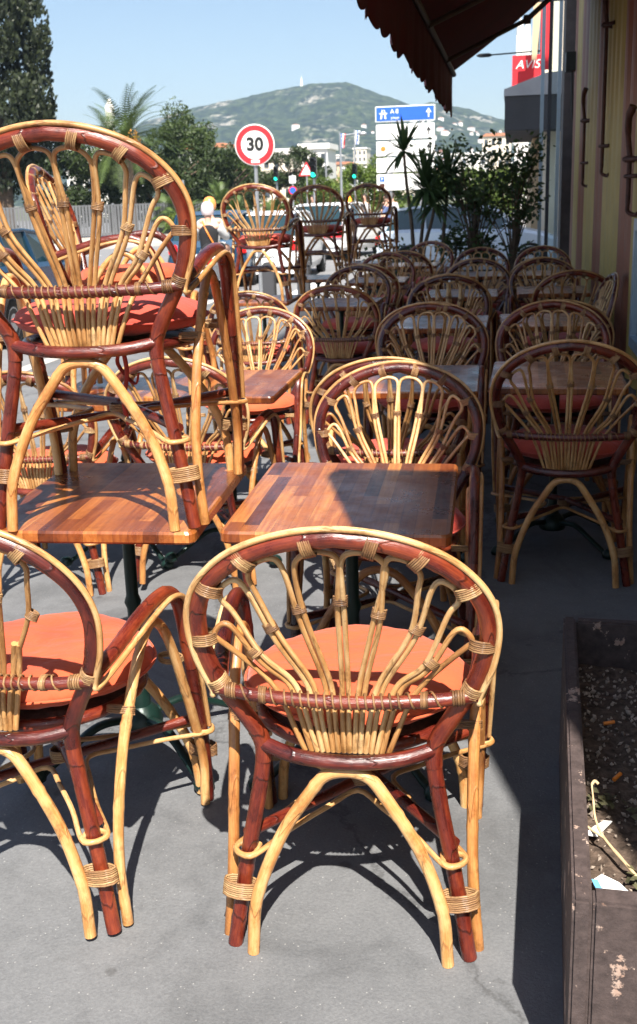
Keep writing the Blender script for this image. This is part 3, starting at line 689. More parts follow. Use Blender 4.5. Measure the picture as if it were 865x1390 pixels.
kb.prism([(-4.618, RZ-.1), (4, RZ-.1), (4, .003), (-.6, .003), (-2.4, gz(-2.4)+.003), (-4.618, gz(-4.6)+.003)], 16.522, 16.68)
struct(kb.build('kerb', M['kerb'], recalc=True))
# far pavement along the park fence
F0, F1 = Vector((-34, 25.0, 0)), Vector((-12.8, 47.6, 0)); fd = (F1-F0).normalized(); fn = Vector((fd.y, -fd.x, 0))
def strip(name, a, b, z0, z1, m, ext0=0, ext1=0):
    p = [F0+fn*a-fd*ext0, F1+fn*a+fd*ext1, F1+fn*b+fd*ext1, F0+fn*b-fd*ext0]
    return struct(MB().prism([(v.x, v.y) for v in p], z0, z1, 'z').build(name, m, recalc=True))
strip('far_pavement', -.1, 3.4, RZ-.2, -.10, M['kerb'], 20, 22)
for k, off in enumerate((8.2, 15.5)):
    for j in range(9):
        a = F0+fn*off+fd*(j*5.5-4); b = a+fd*3.0
        q = [a-fn*.07, b-fn*.07, b+fn*.07, a+fn*.07]
        struct(MB().add([(v.x, v.y, RZ+.005) for v in q], [(3, 2, 1, 0)]).build('lane_marking', M['road_paint'], recalc=True))
q = MB()
for j in range(7):
    q.box((-6.6+j*.0, 20.0, RZ+.003), (-6.5, 20.1, RZ+.0045)) if 0 else None
for j in range(6):
    struct(MB().box((-4.0+j*.9, 19.0, RZ+.002), (-3.5+j*.9, 21.6, RZ+.006)).build('crossing_stripe', M['road_paint']))

# ------------------------------------------------------------------ cafe building at the right
bld = thing('cafe_building', 'tall cafe building with yellow and pink fluted shutters along the shaded terrace', 'building', (0, 0, 0))
MB().box((.802, -.12, -.1), (7, 15.78, 16)).build('wall', M['plaster'], bld)
MB().box((.735, -.11, 0), (.801, 15.0, .26)).build('plinth', M['stone_pier'], bld, bevel=.006)
MB().box((.62, 15.02, 0), (.9, 15.77, 5.2)).build('corner_pier', M['stone_pier'], bld, bevel=.01)
MB().box((.70, -.11, 3.90), (.801, 15.0, 4.25)).build('fascia', M['stone_pier'], bld, bevel=.01)
def panel(y0, y1, m, ridges, z0=.262, z1=3.898):
    n = ridges; poly = [(.800, y0)]
    for i in range(n):
        a = y0+(y1-y0)*i/n; b = y0+(y1-y0)*(i+1)/n; w_ = b-a
        poly += [(.772, a), (.752, a+.12*w_), (.736, a+.3*w_), (.731, a+.5*w_), (.736, a+.7*w_), (.752, a+.88*w_), (.772, b)]
    poly.append((.800, y1))
    return MB().prism(poly, z0, z1, 'z').build('shutter_panel', m, bld, recalc=True)
Y_, Pk = M['yellow_paint'], M['pink_paint']
bands = [(-.11, .9, Pk, 2), (.9, 2.2, Y_, 3), (2.2, 3.0, Pk, 1), (3.0, 4.4, Y_, 4), (4.4, 5.1, Pk, 1), (6.95, 7.25, Y_, 1), (7.25, 8.2, Pk, 2), (8.2, 9.7, Y_, 4), (9.7, 10.7, Pk, 2), (10.7, 12.2, Y_, 3), (12.2, 13.4, Pk, 2), (13.4, 14.3, Y_, 2), (14.3, 15.0, Pk, 1)]
pans = [panel(a+.003, b-.003, m, n) for a, b, m, n in bands]
up = panel(5.103, 6.947, Y_, 5, 1.28)
panel(5.103, 6.947, Y_, 5, .262, .48)
wn = MB(); wn.box((.728, 5.11, .49), (.79, 5.19, 1.27)); wn.box((.728, 6.86, .49), (.79, 6.94, 1.27)); wn.box((.7285, 5.192, .49), (.79, 6.858, .56)); wn.box((.7285, 5.192, 1.20), (.79, 6.858, 1.27)); wn.box((.729, 5.98, .562), (.79, 6.04, 1.198))
wf = wn.build('window', M['alu'], bld)
MB().box((.765, 5.195, .565), (.77, 6.855, 1.195)).build('pane', M['car_glass'], wf)
def bolt(y, z0, z1, par):
    b = MB(); x = .69
    b.tube([(x, y, z0), (x, y, z1-.28)], .015, 8)
    b.tube(spline([(x, y, z1-.28), (x-.015, y-.01, z1-.16), (x-.02, y-.07, z1-.06), (x, y-.10, z1)], 4), [.017]*5+[.021]*4+[.025]*4, 8)
    b.tube([(x+.05, y-.11, z1-.30), (x-.03, y, z1-.30), (x+.05, y+.11, z1-.30)], .015, 8)
    b.tube([(x+.045, y-.09, z0+.16), (x-.02, y, z0+.16), (x+.045, y+.09, z0+.16)], .013, 8)
    b.tube(spline([(x, y, z0), (x+.0, y-.015, z0-.05), (x+.04, y-.05, z0-.07), (x+.05, y-.10, z0-.06)], 4), .013, 8)
    b.lathe([(.03, -.02), (.036, 0), (.03, .02)], 10, (x, y-.0, z1-.30))
    b.build('bolt', M['rust'], par)
bolt(9.15, 1.62, 2.98, pans[7]); bolt(11.6, 1.55, 2.42, pans[9]); bolt(6.98, 1.36, 1.92, up)
bx = MB(); bx.box((.60, 14.2, 2.86), (.72, 14.42, 3.08)); bx.tube([(.68, 14.3, 2.86), (.69, 14.3, 2.5), (.70, 14.28, 2.3)], .012, 6); bx.build('junction_box', M['black_iron'], bld)
sg = MB().box((.07, .90, 2.48), (.72, .96, 3.30)); sg.tube([(.10, .93, 3.36), (.80, .93, 3.36)], .014, 8); sg.tube([(.2, .93, 3.36), (.2, .93, 3.3)], .006, 6); sg.tube([(.66, .93, 3.36), (.66, .93, 3.3)], .006, 6)
sg.build('table_shade_board', M['stone_pier'], bld)  # board and hangers added out of view to cast shade on the middle table

# ------------------------------------------------------------------ awning
aw = thing('awning', 'dark red awning with scalloped valance hanging over the right rows of chairs', 'awning')
ya, yb, xo, zo, xi, zi = 4.6, 12.5, -.69, 2.74, .69, 3.80
mb = MB(); nx = 26; vs = []; fs = []
for t in (0, 1):
    for j in range(nx+1):
        y = ya+(yb-ya)*j/nx
        for i in range(9):
            u = i/8; sag = -.035*math.sin(PI*u)*(1+.25*math.sin(y*2.1))
            vs.append((xo+(xi-xo)*u, y, zo+(zi-zo)*u+sag-.008*t))
W9 = 9
for t in (0, 1):
    o = t*(nx+1)*W9
    for j in range(nx):
        for i in range(8):
            f = (o+j*W9+i, o+j*W9+i+1, o+(j+1)*W9+i+1, o+(j+1)*W9+i); fs.append(f if t == 0 else f[::-1])
mb.add(vs, fs, None, True); mb.build('canopy', M['red_cloth'], aw)
def valance(p0, p1, h, name, par=aw, thick=.006):
    p0 = Vector(p0); p1 = Vector(p1); d = p1-p0; L_ = d.length; n = int(L_/.022); sidev = Vector((d.y, -d.x, 0)).normalized()
    vs = []; fs = []
    for t in (0, 1):
        for j in range(n+1):
            s = j*L_/n; wob = .014*math.sin(s*5.3)+.010*math.sin(s*13.1)
            dep = h-.045*(1-abs(math.sin(PI*s/.30)))
            p = p0+d*(j/n); 
            vs.append(p+sidev*(thick*t)); vs.append(p+sidev*(thick*t+wob*.6)+Vector((0, 0, -dep*.5))); vs.append(p+sidev*(thick*t+wob)+Vector((0, 0, -dep)))
    for t in (0, 1):
        o = t*(n+1)*3
        for j in range(n):
            for i in (0, 1):
                f = (o+j*3+i, o+j*3+i+1, o+(j+1)*3+i+1, o+(j+1)*3+i); fs.append(f if t else f[::-1])
    return MB().add(vs, fs, None, True).build(name, M['red_cloth'], par)
valance((xo, ya, zo-.02), (xo, yb, zo-.02), .47, 'valance')
MB().tube([(xo+.02, ya, zo-.03), (xo+.02, yb, zo-.03)], .028, 10).build('front_bar', M['awn_metal'], aw)
for y in (6.2, 8.6, 10.9):
    ar = MB(); ar.box((.60, y-.05, 3.38), (.70, y+.05, 3.56)); ar.tube([(.64, y, 3.46), (.10, y+.55, 3.08)], .026, 8); ar.tube([(.10, y+.55, 3.08), (xo+.03, y+.12, zo-.05)], .022, 8); ar.lathe([(.035, -.04), (.04, 0), (.035, .04)], 10, (.10, y+.55, 3.08))
    ar.build('folding_arm', M['awn_metal'], aw)
MB().box((.58, ya, 3.74), (.695, yb, 3.895)).build('roller_housing', M['awn_metal'], aw, bevel=.01)
gs = thing('glass_screen', 'tall glass wind screen with blue grey metal posts at the far end of the terrace', 'screen', (0, 16.1, 0))
for x, m in ((.37, 'alu'), (.47, 'dark_concrete'), (.60, 'alu')): MB().box((x-.025, -.03, 0), (x+.025, .03, 3.96)).build('post', M[m], gs)
MB().box((.14, -.05, 3.962), (.9, .05, 4.16)).build('top_beam', M['concrete'], gs)
MB().box((.497, -.004, .1), (.573, .004, 3.96)).build('pane', M['pane'], gs)

# ------------------------------------------------------------------ planter with litter, right foreground
pl = thing('planter_box', 'chipped dark painted planter box full of dry soil and litter, bottom right', 'planter', (.107, 1.45, 0), R(-1.8))
Lx, Ly, Hh, t_ = .62, 1.15, .40, .030
def slab(n, a, b): return MB().box(a, b).build(n, M['planter'], pl, bevel=.005)
slab('side_wall', (0, 0, 0), (t_, Ly, Hh)); slab('side_wall', (Lx-t_, 0, 0), (Lx, Ly, Hh-.002))
slab('end_wall', (t_+.001, 0, 0), (Lx-t_-.001, t_*1.4, Hh-.001)); slab('end_wall', (t_+.001, Ly-t_, 0), (Lx-t_-.001, Ly, Hh-.001))
n = 60; vs = []; fs = []
for j in range(n+1):
    for i in range(n//2+1):
        x = t_+.002+(Lx-2*t_-.004)*i/(n//2); y = t_*1.4+.002+(Ly-2.4*t_-.004)*j/n
        z = Hh-.085+.02*noise.noise(Vector((x*6, y*6, 1)))+.012*noise.noise(Vector((x*25, y*25, 3)))+.006*noise.noise(Vector((x*80, y*80, 5)))-.05*max(0, (y-.75)/.4)
        vs.append((x, y, z))
w_ = n//2+1
for j in range(n):
    for i in range(n//2): fs.append((j*w_+i, j*w_+i+1, (j+1)*w_+i+1, (j+1)*w_+i))
PLM = Matrix.Translation((.107, 1.45, 0)) @ Matrix.Rotation(R(-1.8), 4, 'Z')
so_ = MB().add([PLM @ Vector(v) for v in vs], fs, None, True).build('soil', M['soil']); struct(so_, 'stuff', 'dry dark soil filling the planter box', 'soil')
pb = MB(); rnd = random.Random(5)
def blob(mb, c, r, rnd):
    A_ = Euler((rnd.random()*6, rnd.random()*6, rnd.random()*6)).to_matrix(); sc_ = Vector((rnd.uniform(.6, 1.2), rnd.uniform(.6, 1.2), rnd.uniform(.4, .8)))*r
    o = [(1,0,0),(-1,0,0),(0,1,0),(0,-1,0),(0,0,1),(0,0,-1)]
    v = [Vector(c)+A_ @ Vector((p[0]*sc_.x, p[1]*sc_.y, p[2]*sc_.z)) for p in o]
    mb.add(v, [(0,2,4),(2,1,4),(1,3,4),(3,0,4),(2,0,5),(1,2,5),(3,1,5),(0,3,5)])
for _ in range(1500):
    x, y = rnd.uniform(.04, Lx-.04), rnd.uniform(.05, Ly-.05)
    z = Hh-.085+.02*noise.noise(Vector((x*6, y*6, 1)))-.05*max(0, (y-.75)/.4)
    blob(pb, PLM @ Vector((x, y, z+.004)), rnd.uniform(.002, .0075), rnd)
struct(pb.build('pebbles', M['pebble']), 'stuff', 'small pebbles and crumbs scattered over the planter soil', 'gravel')
def soilz(x, y): return Hh-.085+.02*noise.noise(Vector((x*6, y*6, 1)))-.05*max(0, (y-.75)/.4)
def on_soil(name, mb, m, x, y, rz, lab, cat, dz=.006):
    p = PLM @ Vector((x, y, soilz(x, y)+dz)); o = mb.build(name, m, None, p); o.rotation_euler = (0, 0, R(rz)); return tag(o, lab, cat)
tw = MB(); tw.tube(spline([(.05, -.09, 0), (.022, -.04, .018), (0, .01, .03), (-.008, .045, .045), (-.004, .085, .06), (-.001, .115, .072)], 4), [.0034-.0001*i+.0006*(i%5==0) for i in range(21)], 7)
tw.tube(spline([(0, .01, .03), (-.02, .03, .035), (-.036, .055, .04)], 4), .0022, 6); tw.tube(spline([(-.001, .115, .072), (.006, .122, .075), (.012, .118, .071)], 4), .003, 6)
on_soil('dry_stalk', tw, M['dry_stem'], .062, .24, 8, 'broken dry plant stalk with side twig sticking up from the soil', 'stalk')
def chip(pts, t=.003): return MB().prism(pts, 0, t, 'z')
o = on_soil('blue_plastic_shard', chip([(-.02, -.045), (.03, -.05), (.034, -.02), (.02, .02), (-.002, .045), (-.022, .03)], .005), M['white_paint'], .066, .125, 12, 'white and blue plastic shard lying in the near corner of the planter', 'litter', .02)
MB().prism([(-.023, -.045), (-.012, -.046), (-.014, .028), (-.024, .03)], .0052, .007, 'z').build('blue_edge', M['blue_plastic'], o)
on_soil('paper_scrap', chip([(-.018, -.03), (.004, -.028), (.02, .03), (.006, .026), (-.008, .0)], .002), M['white_paint'], .053, .31, -15, 'crumpled white paper scrap by the left rim of the planter', 'litter', .016)
for k, (x, y, lab) in enumerate(((.095, .74, 'rusty brown cigarette end lying far back in the planter soil'), (.10, .50, 'short orange cigarette end beside the tall dry stalk'))):
    o = on_soil('cigarette_end', MB().tube([(-.012, 0, 0), (.012, .006, .003)], .0042, 8), M['orange_plastic'], x, y, 40*k, lab, 'litter', .01)
def leafclump(x, y, n, r, lab):
    mb = MB()
    for _ in range(n):
        a = rnd.uniform(0, 2*PI); q = Vector((rnd.uniform(-r, r), rnd.uniform(-r, r), rnd.uniform(0, .02))); d = Vector((math.cos(a), math.sin(a), rnd.uniform(-.2, .4)))*.011; s = Vector((-d.y, d.x, rnd.uniform(-.01, .01)))*.45
        mb.add([q-d, q+s+Vector((0, 0, .003)), q+d, q-s+Vector((0, 0, -.002))], [(0, 1, 2, 3)])
    on_soil('withered_leaves', mb, M['dry_leaf'], x, y, 0, lab, 'leaves')
leafclump(.062, .40, 22, .025, 'tuft of pale withered leaves near the left planter rim')
leafclump(.105, .17, 16, .025, 'dark curled leaves at the foot of the dry stalk')
leafclump(.13, .38, 18, .03, 'green brown withered leaves at the right part of the planter')

# ------------------------------------------------------------------ plants
def crown(par, name, m, c, r, n, size, clumps=26, rnd=None, asp=1., z_up=0.):
    rnd = rnd or random.Random(1); cs = []
    for _ in range(clumps):
        while True:
            q = Vector((rnd.uniform(-1, 1), rnd.uniform(-1, 1), rnd.uniform(-1, 1)))
            if q.length < 1: break
        q *= (.55+.45*rnd.random())/max(q.length, .35)*min(1, q.length+.35); cs.append((q, rnd.uniform(.18, .38)))
    vs = []; fs = []
    for k in range(n):
        q, s = cs[rnd.randrange(clumps)]
        g = Vector((rnd.gauss(0, 1), rnd.gauss(0, 1), rnd.gauss(0, .8))); g = g.normalized()*(s*(.55+.5*rnd.random()))
        p = q+g; p = Vector((c[0]+p.x*r[0], c[1]+p.y*r[1], c[2]+p.z*r[2]))
        a = Vector((rnd.gauss(0, 1), rnd.gauss(0, 1), rnd.gauss(0, 1)+z_up)).normalized(); b = a.orthogonal().normalized(); b = Matrix.Rotation(rnd.random()*6.3, 3, a) @ b
        l = size*rnd.uniform(.6, 1.3); w = l*.42*asp; o = len(vs); e = b.cross(a)
        vs += [p-b*l*.5, p+a*w*.5, p+b*l*.5, p-a*w*.5]; fs.append((o, o+1, o+2, o+3))
    return MB().add(vs, fs).build(name, m, par)
def tree(name, lab, cat, x, y, m, cz, r, n, size, group=None, clumps=28, seed=1, tr=.16, asp=1.):
    rnd = random.Random(seed); t = thing(name, lab, cat, (x, y, RZ), 0, group)
    mb = MB(); mb.tube(spline([(0, 0, -.1), (rnd.uniform(-.2, .2), 0, cz*.4), (rnd.uniform(-.3, .3), rnd.uniform(-.2, .2), cz)], 5), [tr*(1-.06*i) for i in range(11)], 8)
    for k in range(6):
        a = rnd.uniform(0, 6.3); q = Vector((math.cos(a)*r[0]*.7, math.sin(a)*r[1]*.7, cz+rnd.uniform(-.2, .5)*r[2]))
        mb.tube(spline([(0, 0, cz*rnd.uniform(.45, .8)), q*.5+Vector((0, 0, cz*.35)), q], 4), [tr*.45*(1-.09*i) for i in range(9)], 6)
    mb.build('trunk', M['bark'], t)
    crown(t, 'crown', m, (0, 0, cz), r, n, size, clumps, rnd, asp); return t
GP = 'trees of the park behind the road'
# tall cypress: long upright sprays
cy = thing('cypress_tree', 'very tall dark cypress tree at the left edge of the picture', 'tree', (-24.3, 50, RZ))
MB().tube([(0, 0, 0), (.1, 0, 5), (0, 0, 15)], [.35, .28, .05], 10).build('trunk', M['bark'], cy)
rnd = random.Random(11); vs = []; fs = []; cl = []
for _ in range(260):
    z = rnd.uniform(3.2, 16); R_ = 2.75*min(1, (z-2.4)/2.8)*(1-max(0, z-9)/10); a = rnd.uniform(0, 2*PI); f = rnd.uniform(.55, 1)
    cl.append((Vector((math.cos(a)*R_*f, math.sin(a)*R_*f, z)), rnd.uniform(.45, .85)))
for k in range(52000):
    q, s = cl[rnd.randrange(260)]; g = Vector((rnd.gauss(0, 1), rnd.gauss(0, 1), rnd.gauss(0, 1))).normalized()
    p = q+Vector((g.x*s*.62, g.y*s*.62, g.z*s*1.4))*rnd.uniform(.6, 1); a = Vector((g.x*.5+rnd.gauss(0, .3), g.y*.5+rnd.gauss(0, .3), 1)).normalized(); e = a.orthogonal().normalized(); e = Matrix.Rotation(rnd.random()*6.3, 3, a) @ e
    l = rnd.uniform(.14, .30); o = len(vs); vs += [p, p+e*l*.35+a*l*.5, p+a*l, p-e*l*.35+a*l*.5]; fs.append((o, o+1, o+2, o+3))
MB().add(vs, fs).build('crown', M['cypress'], cy)
for x, y, cz, r, lab in ((-21.5, 52, 2.7, (3.4, 2, 2.5), 'dark bushy tree filling the gap below the cypress behind the grey fence'), (-17.9, 54, 2.9, (3.4, 2, 2.3), 'dark leafy tree between cypress and date palm behind the fence'), (-25.5, 50, 2.6, (3.6, 2, 2.7), 'dark bushy tree under the cypress at the left edge'), (-15.0, 55, 2.4, (2.8, 2, 2.2), 'dark leafy tree behind the trunk of the date palm')):
    tree('broadleaf_tree', lab, 'tree', x, y, M['broad'], cz, r, 13000, .22, GP, 34, int(-x*10), .2)
tree('pine_tree', 'large rounded pine tree left of the speed limit sign', 'tree', -18.1, 60, M['pine'], 4.3, (2.2, 2, 2.4), 12000, .20, GP, 34, 21, .22)
tree('pine_tree', 'lower rounded pine tree just left of the speed limit sign', 'tree', -16.2, 61, M['pine'], 3.0, (1.5, 1.5, 1.5), 6500, .20, GP, 24, 22, .2)
tree('pine_tree', 'pine tree half hidden behind the speed limit sign', 'tree', -19.4, 76, M['pine'], 3.3, (2.1, 2, 1.5), 7000, .24, GP, 24, 23, .2)
tree('pine_tree', 'dark round pine tree right of the speed limit sign', 'tree', -14.0, 70, M['broad'], 3.5, (1.9, 1.5, 1.6), 9500, .2, GP, 24, 24, .2)
tree('pine_tree', 'dark green tree filling the gap between the two pines and the speed limit pole', 'tree', -17.6, 70, M['broad'], 2.6, (1.9, 2, 1.7), 9000, .2, GP, 26, 31, .2)
tree('pine_tree', 'dark tree behind the fan palms left of the speed limit pole', 'tree', -16.0, 58, M['broad'], 2.0, (1.9, 2, 1.6), 9000, .2, GP, 26, 32, .2)
tree('pine_tree', 'dark tree behind the warning triangle', 'tree', -12.4, 68, M['broad'], 2.2, (1.6, 2, 1.3), 8000, .2, GP, 26, 33, .2)
for i, (x, y, cz, r, lab) in enumerate(((-11.0, 66, 1.7, (1.6, 1.5, 1.5), 'bright green tree behind the traffic light, left of the flag poles'), (-9.3, 64, 2.1, (1.7, 1.5, 1.5), 'bright green tree beneath the flag poles'), (-7.6, 66, 2.3, (1.7, 1.5, 1.6), 'bright green tree left of the blue direction sign'), (-5.3, 68, 1.9, (1.8, 1.5, 1.5), 'green tree showing below the boards of the direction sign'), (-2.4, 70, 1.9, (2.2, 1.5, 1.6), 'green tree behind the shrub bed right of the direction sign'), (.2, 66, 1.7, (1.9, 1.5, 1.4), 'green tree below the grey canopy at the end of the street'))):
    tree('park_tree', lab, 'tree', x, y, M['bright'], cz, r, 6500, .2, GP, 26, 40+i, .14)
def frond(vs, fs, base, az, el, ln, droop, lw, ll, n, rnd, cx=None):
    p = Vector(base); d = Vector((math.cos(az)*math.cos(el), math.sin(az)*math.cos(el), math.sin(el))); st = ln/n
    for i in range(n):
        side = d.cross(Vector((0, 0, 1))).normalized(); upv = side.cross(d); t = i/n; L2 = ll*math.sin(PI*min(1, .18+.8*t))**.7
        for sgn in (-1, 1):
            q = p; tip = q+side*sgn*L2*.85+d*L2*.55+upv*L2*(.15)-Vector((0, 0, L2*.25)); o = len(vs)
            vs += [q, q+d*lw, tip, ]; fs.append((o, o+1, o+2))
        o = len(vs); vs += [p-upv*.012, p+side*.012, p+d*st+side*.01, p+d*st-upv*.01]; fs.append((o, o+1, o+2, o+3))
        p = p+d*st; d = (d+Vector((0, 0, -droop/n))).normalized()
def palm(x, y, h, ln, nf, lab, name='date_palm', trunk=.28, ll=.5, fruit=True, seed=1, group=None, lo=-.5):
    rnd = random.Random(seed); t = thing(name, lab, 'palm tree', (x, y, RZ), 0, group)
    MB().tube(spline([(0, 0, 0), (.05, 0, h*.5), (0, 0, h)], 6), [trunk*(1.15-.02*i+.05*(i % 2)) for i in range(13)], 10).build('trunk', M['bark'], t)
    vs = []; fs = []
    for k in range(nf): frond(vs, fs, (0, 0, h), rnd.uniform(0, 2*PI), rnd.uniform(lo, 1.45), ln*rnd.uniform(.85, 1.1), rnd.uniform(1.0, 1.9), .05, ll*rnd.uniform(.8, 1.1), 26, rnd)
    MB().add(vs, fs).build('crown', M['palm'], t)
    if fruit:
        mb = MB()
        for k in range(10):
            a = rnd.uniform(0, 2*PI)
            for j in range(40): blob(mb, (math.cos(a)*(.55+rnd.gauss(0, .12)), math.sin(a)*(.55+rnd.gauss(0, .12)), h-.15+rnd.gauss(0, .22)), .07, rnd)
        mb.build('fruit', M['palm_fruit'], t)['kind'] = 'stuff'
palm(-18.2, 50.5, 4.5, 3.0, 70, 'date palm with orange fruit clusters rising above the big raised chair', seed=3)
palm(-20.3, 54, 4.9, 2.0, 40, 'palm with dark drooping fronds left of the fruiting date palm', seed=4, fruit=False)
for i, (x, y, h, ln, lab) in enumerate(((-13.6, 44, .9, 1.35, 'low fan palm over the roof of the dark blue car'), (-12.4, 46, 1.4, 1.3, 'fan palm behind the white helmeted rider'), (-11.0, 43, .9, 1.2, 'low fan palm between the rider and the speed limit sign'), (-15.0, 46, 1.2, 1.3, 'fan palm at the right end of the grey fence'), (-9.2, 42, .7, 1.15, 'low fan palm right of the speed limit pole'), (-8.1, 44, .8, 1.0, 'low fan palm beneath the warning triangle'), (-19.9, 80, 4.0, 1.9, 'distant palm seen left of the speed limit disc'))):
    palm(x, y, h, ln, 44, lab, 'fan_palm', .16, .42, False, 60+i, 'palms along the far side of the road', -.15)
def bush(x, y, r, n, lab, m='bright', size=.12, seed=1, z=None):
    b = thing('bush', lab, 'bush', (x, y, RZ if z is None else z)); rnd = random.Random(seed)
    mb = MB()
    for k in range(7): a = rnd.uniform(0, 6.3); mb.tube([(0, 0, 0), (math.cos(a)*r[0]*.5, math.sin(a)*r[1]*.5, r[2]*1.1)], .02, 5)
    mb.build('stem', M['bark'], b); crown(b, 'foliage', M[m], (0, 0, r[2]), r, n, size, 18, rnd)
bush(-13.5, 43.4, (.8, .6, .7), 2600, 'round green bush in front of the fence end', seed=5)
bush(-12.0, 45.2, (.9, .6, .7), 2600, 'green bush left of the dark blue car roof', seed=6)
bush(-9.8, 46.0, (1.6, .8, .75), 4500, 'long green bush behind the white car', seed=7)
bush(-6.6, 47.0, (1.6, .8, .65), 4500, 'green bush behind the white van at the crossing', seed=8)
# shrub bed at the end of the terrace
for x0, x1, lab in ((-1.95, -.85, 'dark plant trough under the yucca at the end of the terrace'), (-.80, .28, 'dark plant trough under the leafy shrub beside the glass screen')):
    tt = thing('plant_trough', lab, 'trough', ((x0+x1)/2, 14.45, gz((x0+x1)/2))); h = (x1-x0)/2
    tb = MB().box((-h, -.25, 0), (h, -.20, .45)).box((-h, .20, 0), (h, .25, .45)).box((-h, -.199, 0), (-h+.05, .199, .45)).box((h-.05, -.199, 0), (h, .199, .45)).box((-h+.051, -.199, 0), (h-.051, .199, .40))
    tb.build('box', M['stone_pier'], tt)
def yucca(x, y, z, heads, lab, seed):
    rnd = random.Random(seed); t = thing('yucca_plant', lab, 'plant', (x, y, z)); st = MB(); vs = []; fs = []
    for hx, hy, hz, ln, n in heads:
        st.tube(spline([(hx*.2, hy*.2, 0), (hx*.4, hy*.5, hz*.4), (hx*.8, hy, hz*.75), (hx, hy, hz)], 4), [.03-.001*i for i in range(13)], 7)
        for k in range(n):
            az = rnd.uniform(0, 6.28); el = rnd.uniform(-.6, 1.5); d = Vector((math.cos(az)*math.cos(el), math.sin(az)*math.cos(el), math.sin(el))); p = Vector((hx, hy, hz)); L_ = ln*rnd.uniform(.8, 1.15); s = d.cross(Vector((0, 0, 1))); s = s.normalized() if s.length > .1 else Vector((1, 0, 0))
            pr = []
            for j in range(6):
                w = .022*math.sin(PI*(.15+.85*(j/5)))**.6 if j < 5 else .0; pr.append((p-s*w, p+s*w)); p = p+d*L_/5; d = (d+Vector((0, 0, -.10))).normalized()
            for j in range(5):
                o = len(vs); vs += [pr[j][0], pr[j][1], pr[j+1][1], pr[j+1][0]]; fs.append((o, o+1, o+2, o+3))
    st.build('stem', M['bark'], t); MB().add(vs, fs).build('foliage', M['yucca'], t)
yucca(-1.25, 14.45, .38, [(-.17, 0, 1.62, .42, 60), (.12, .05, 1.15, .52, 130), (.24, -.05, .95, .45, 80)], 'spiky yucca plant with several heads in front of the direction sign', 2)
yucca(-.95, 14.5, .38, [(.1, 0, 1.25, .42, 90)], 'second spiky yucca between the tall yucca and the leafy shrub', 4)
def shrub(x, y, z, h, spread, n, lab, seed, lsz=.08, lo=9):
    rnd = random.Random(seed); t = thing('leafy_shrub', lab, 'shrub', (x, y, z)); st = MB(); vs = []; fs = []
    for k in range(n):
        a = rnd.uniform(0, 6.28); e = Vector((math.cos(a)*spread*rnd.uniform(.3, 1), math.sin(a)*.3, h*rnd.uniform(.45, 1))); pts = spline([(0, 0, 0), (e.x*.25, e.y*.2, e.z*.45), (e.x*.7, e.y*.7, e.z*.85), e], 5); st.tube(pts, [.012-.0006*i for i in range(len(pts))], 5)
        for q in pts[lo:]:
            for j in range(6):
                p = q+Vector((rnd.gauss(0, .07), rnd.gauss(0, .06), rnd.gauss(0, .06))); b = Vector((rnd.gauss(0, 1), rnd.gauss(0, 1), rnd.gauss(0, .6))).normalized(); s = b.orthogonal().normalized(); s = Matrix.Rotation(rnd.random()*6, 3, b) @ s; l = lsz*rnd.uniform(.6, 1.2); o = len(vs)
                vs += [p, p+b*l*.5+s*l*.3, p+b*l, p+b*l*.5-s*l*.3]; fs.append((o, o+1, o+2, o+3))
    st.build('stem', M['bark'], t); MB().add(vs, fs).build('foliage', M['shrub'], t)
shrub(-.50, 14.45, .38, 1.80, .70, 34, 'tall leafy shrub before the silver car at the end of the terrace', 3)
shrub(.0, 14.5, .38, 1.75, .50, 26, 'leafy shrub beside the posts of the glass screen', 5)
shrub(-.75, 14.4, .38, .60, .45, 9, 'low leafy shrub at the foot of the taller one', 7)
shrub(-1.6, 14.4, .30, .5, .3, 8, 'low dark shrub at the left end of the plant trough', 8)
shrub(-.2, 14.3, .38, .6, .4, 8, 'low dark shrub hiding the front wheel of the silver car', 9)

# ------------------------------------------------------------------ street furniture
def text(s, size, m, par, loc, name='lettering', ext=.004, shear=0, rot=(90, 0, 0), offset=0, sx=1.):
    c = bpy.data.curves.new(name, 'FONT'); c.body = s; c.size = size; c.align_x = 'CENTER'; c.align_y = 'CENTER'; c.extrude = ext; c.shear = shear; c.offset = offset
    o = bpy.data.objects.new(name, c); COL.objects.link(o); bpy.context.view_layer.update()
    me = bpy.data.meshes.new_from_object(o); bpy.data.objects.remove(o); me.materials.clear(); me.materials.append(m)
    t = bpy.data.objects.new(name, me); COL.objects.link(t); t.parent = par; t.location = loc; t.rotation_euler = tuple(R(a) for a in rot); t.scale = (sx, 1, 1); return t
XR = Matrix.Rotation(R(90), 3, 'X')
sp = thing('speed_limit_sign', 'round white speed limit sign with red ring reading 30 on grey pole', 'road sign', (-4.24, 18, RZ+.12), R(12))
MB().tube([(.0, 0, 0), (0, 0, 2.5)], .032, 10).build('pole', M['steel'], sp)
zc = 2.43
MB().lathe([(.325, -.012), (.332, 0), (.325, .012)], 48, (0, -.05, zc), XR).build('disc', M['white_paint'], sp)
MB().lathe([(.312, -.003), (.312, .003)], 48, (0, -.066, zc), XR, False).build('red_ring', M['red_paint'], sp)
MB().lathe([(.225, -.003), (.225, .003)], 48, (0, -.073, zc), XR, False).build('white_face', M['white_paint'], sp)
text('30', .28, M['black_paint'], sp, (0, -.079, zc+.005), offset=.011, sx=1.)
MB().box((-.07, -.0755, zc-.285), (.07, -.0700, zc-.235)).build('sticker', M['white_paint'], sp)
ds = thing('direction_sign', 'tall sign post with blue motorway board above four white direction boards', 'road sign', (-3.87, 40, RZ))
for dx in (-.55, .55): MB().tube([(dx, .06, 0), (dx, .06, 4.78)], .05, 10).build('post', M['steel'], ds)
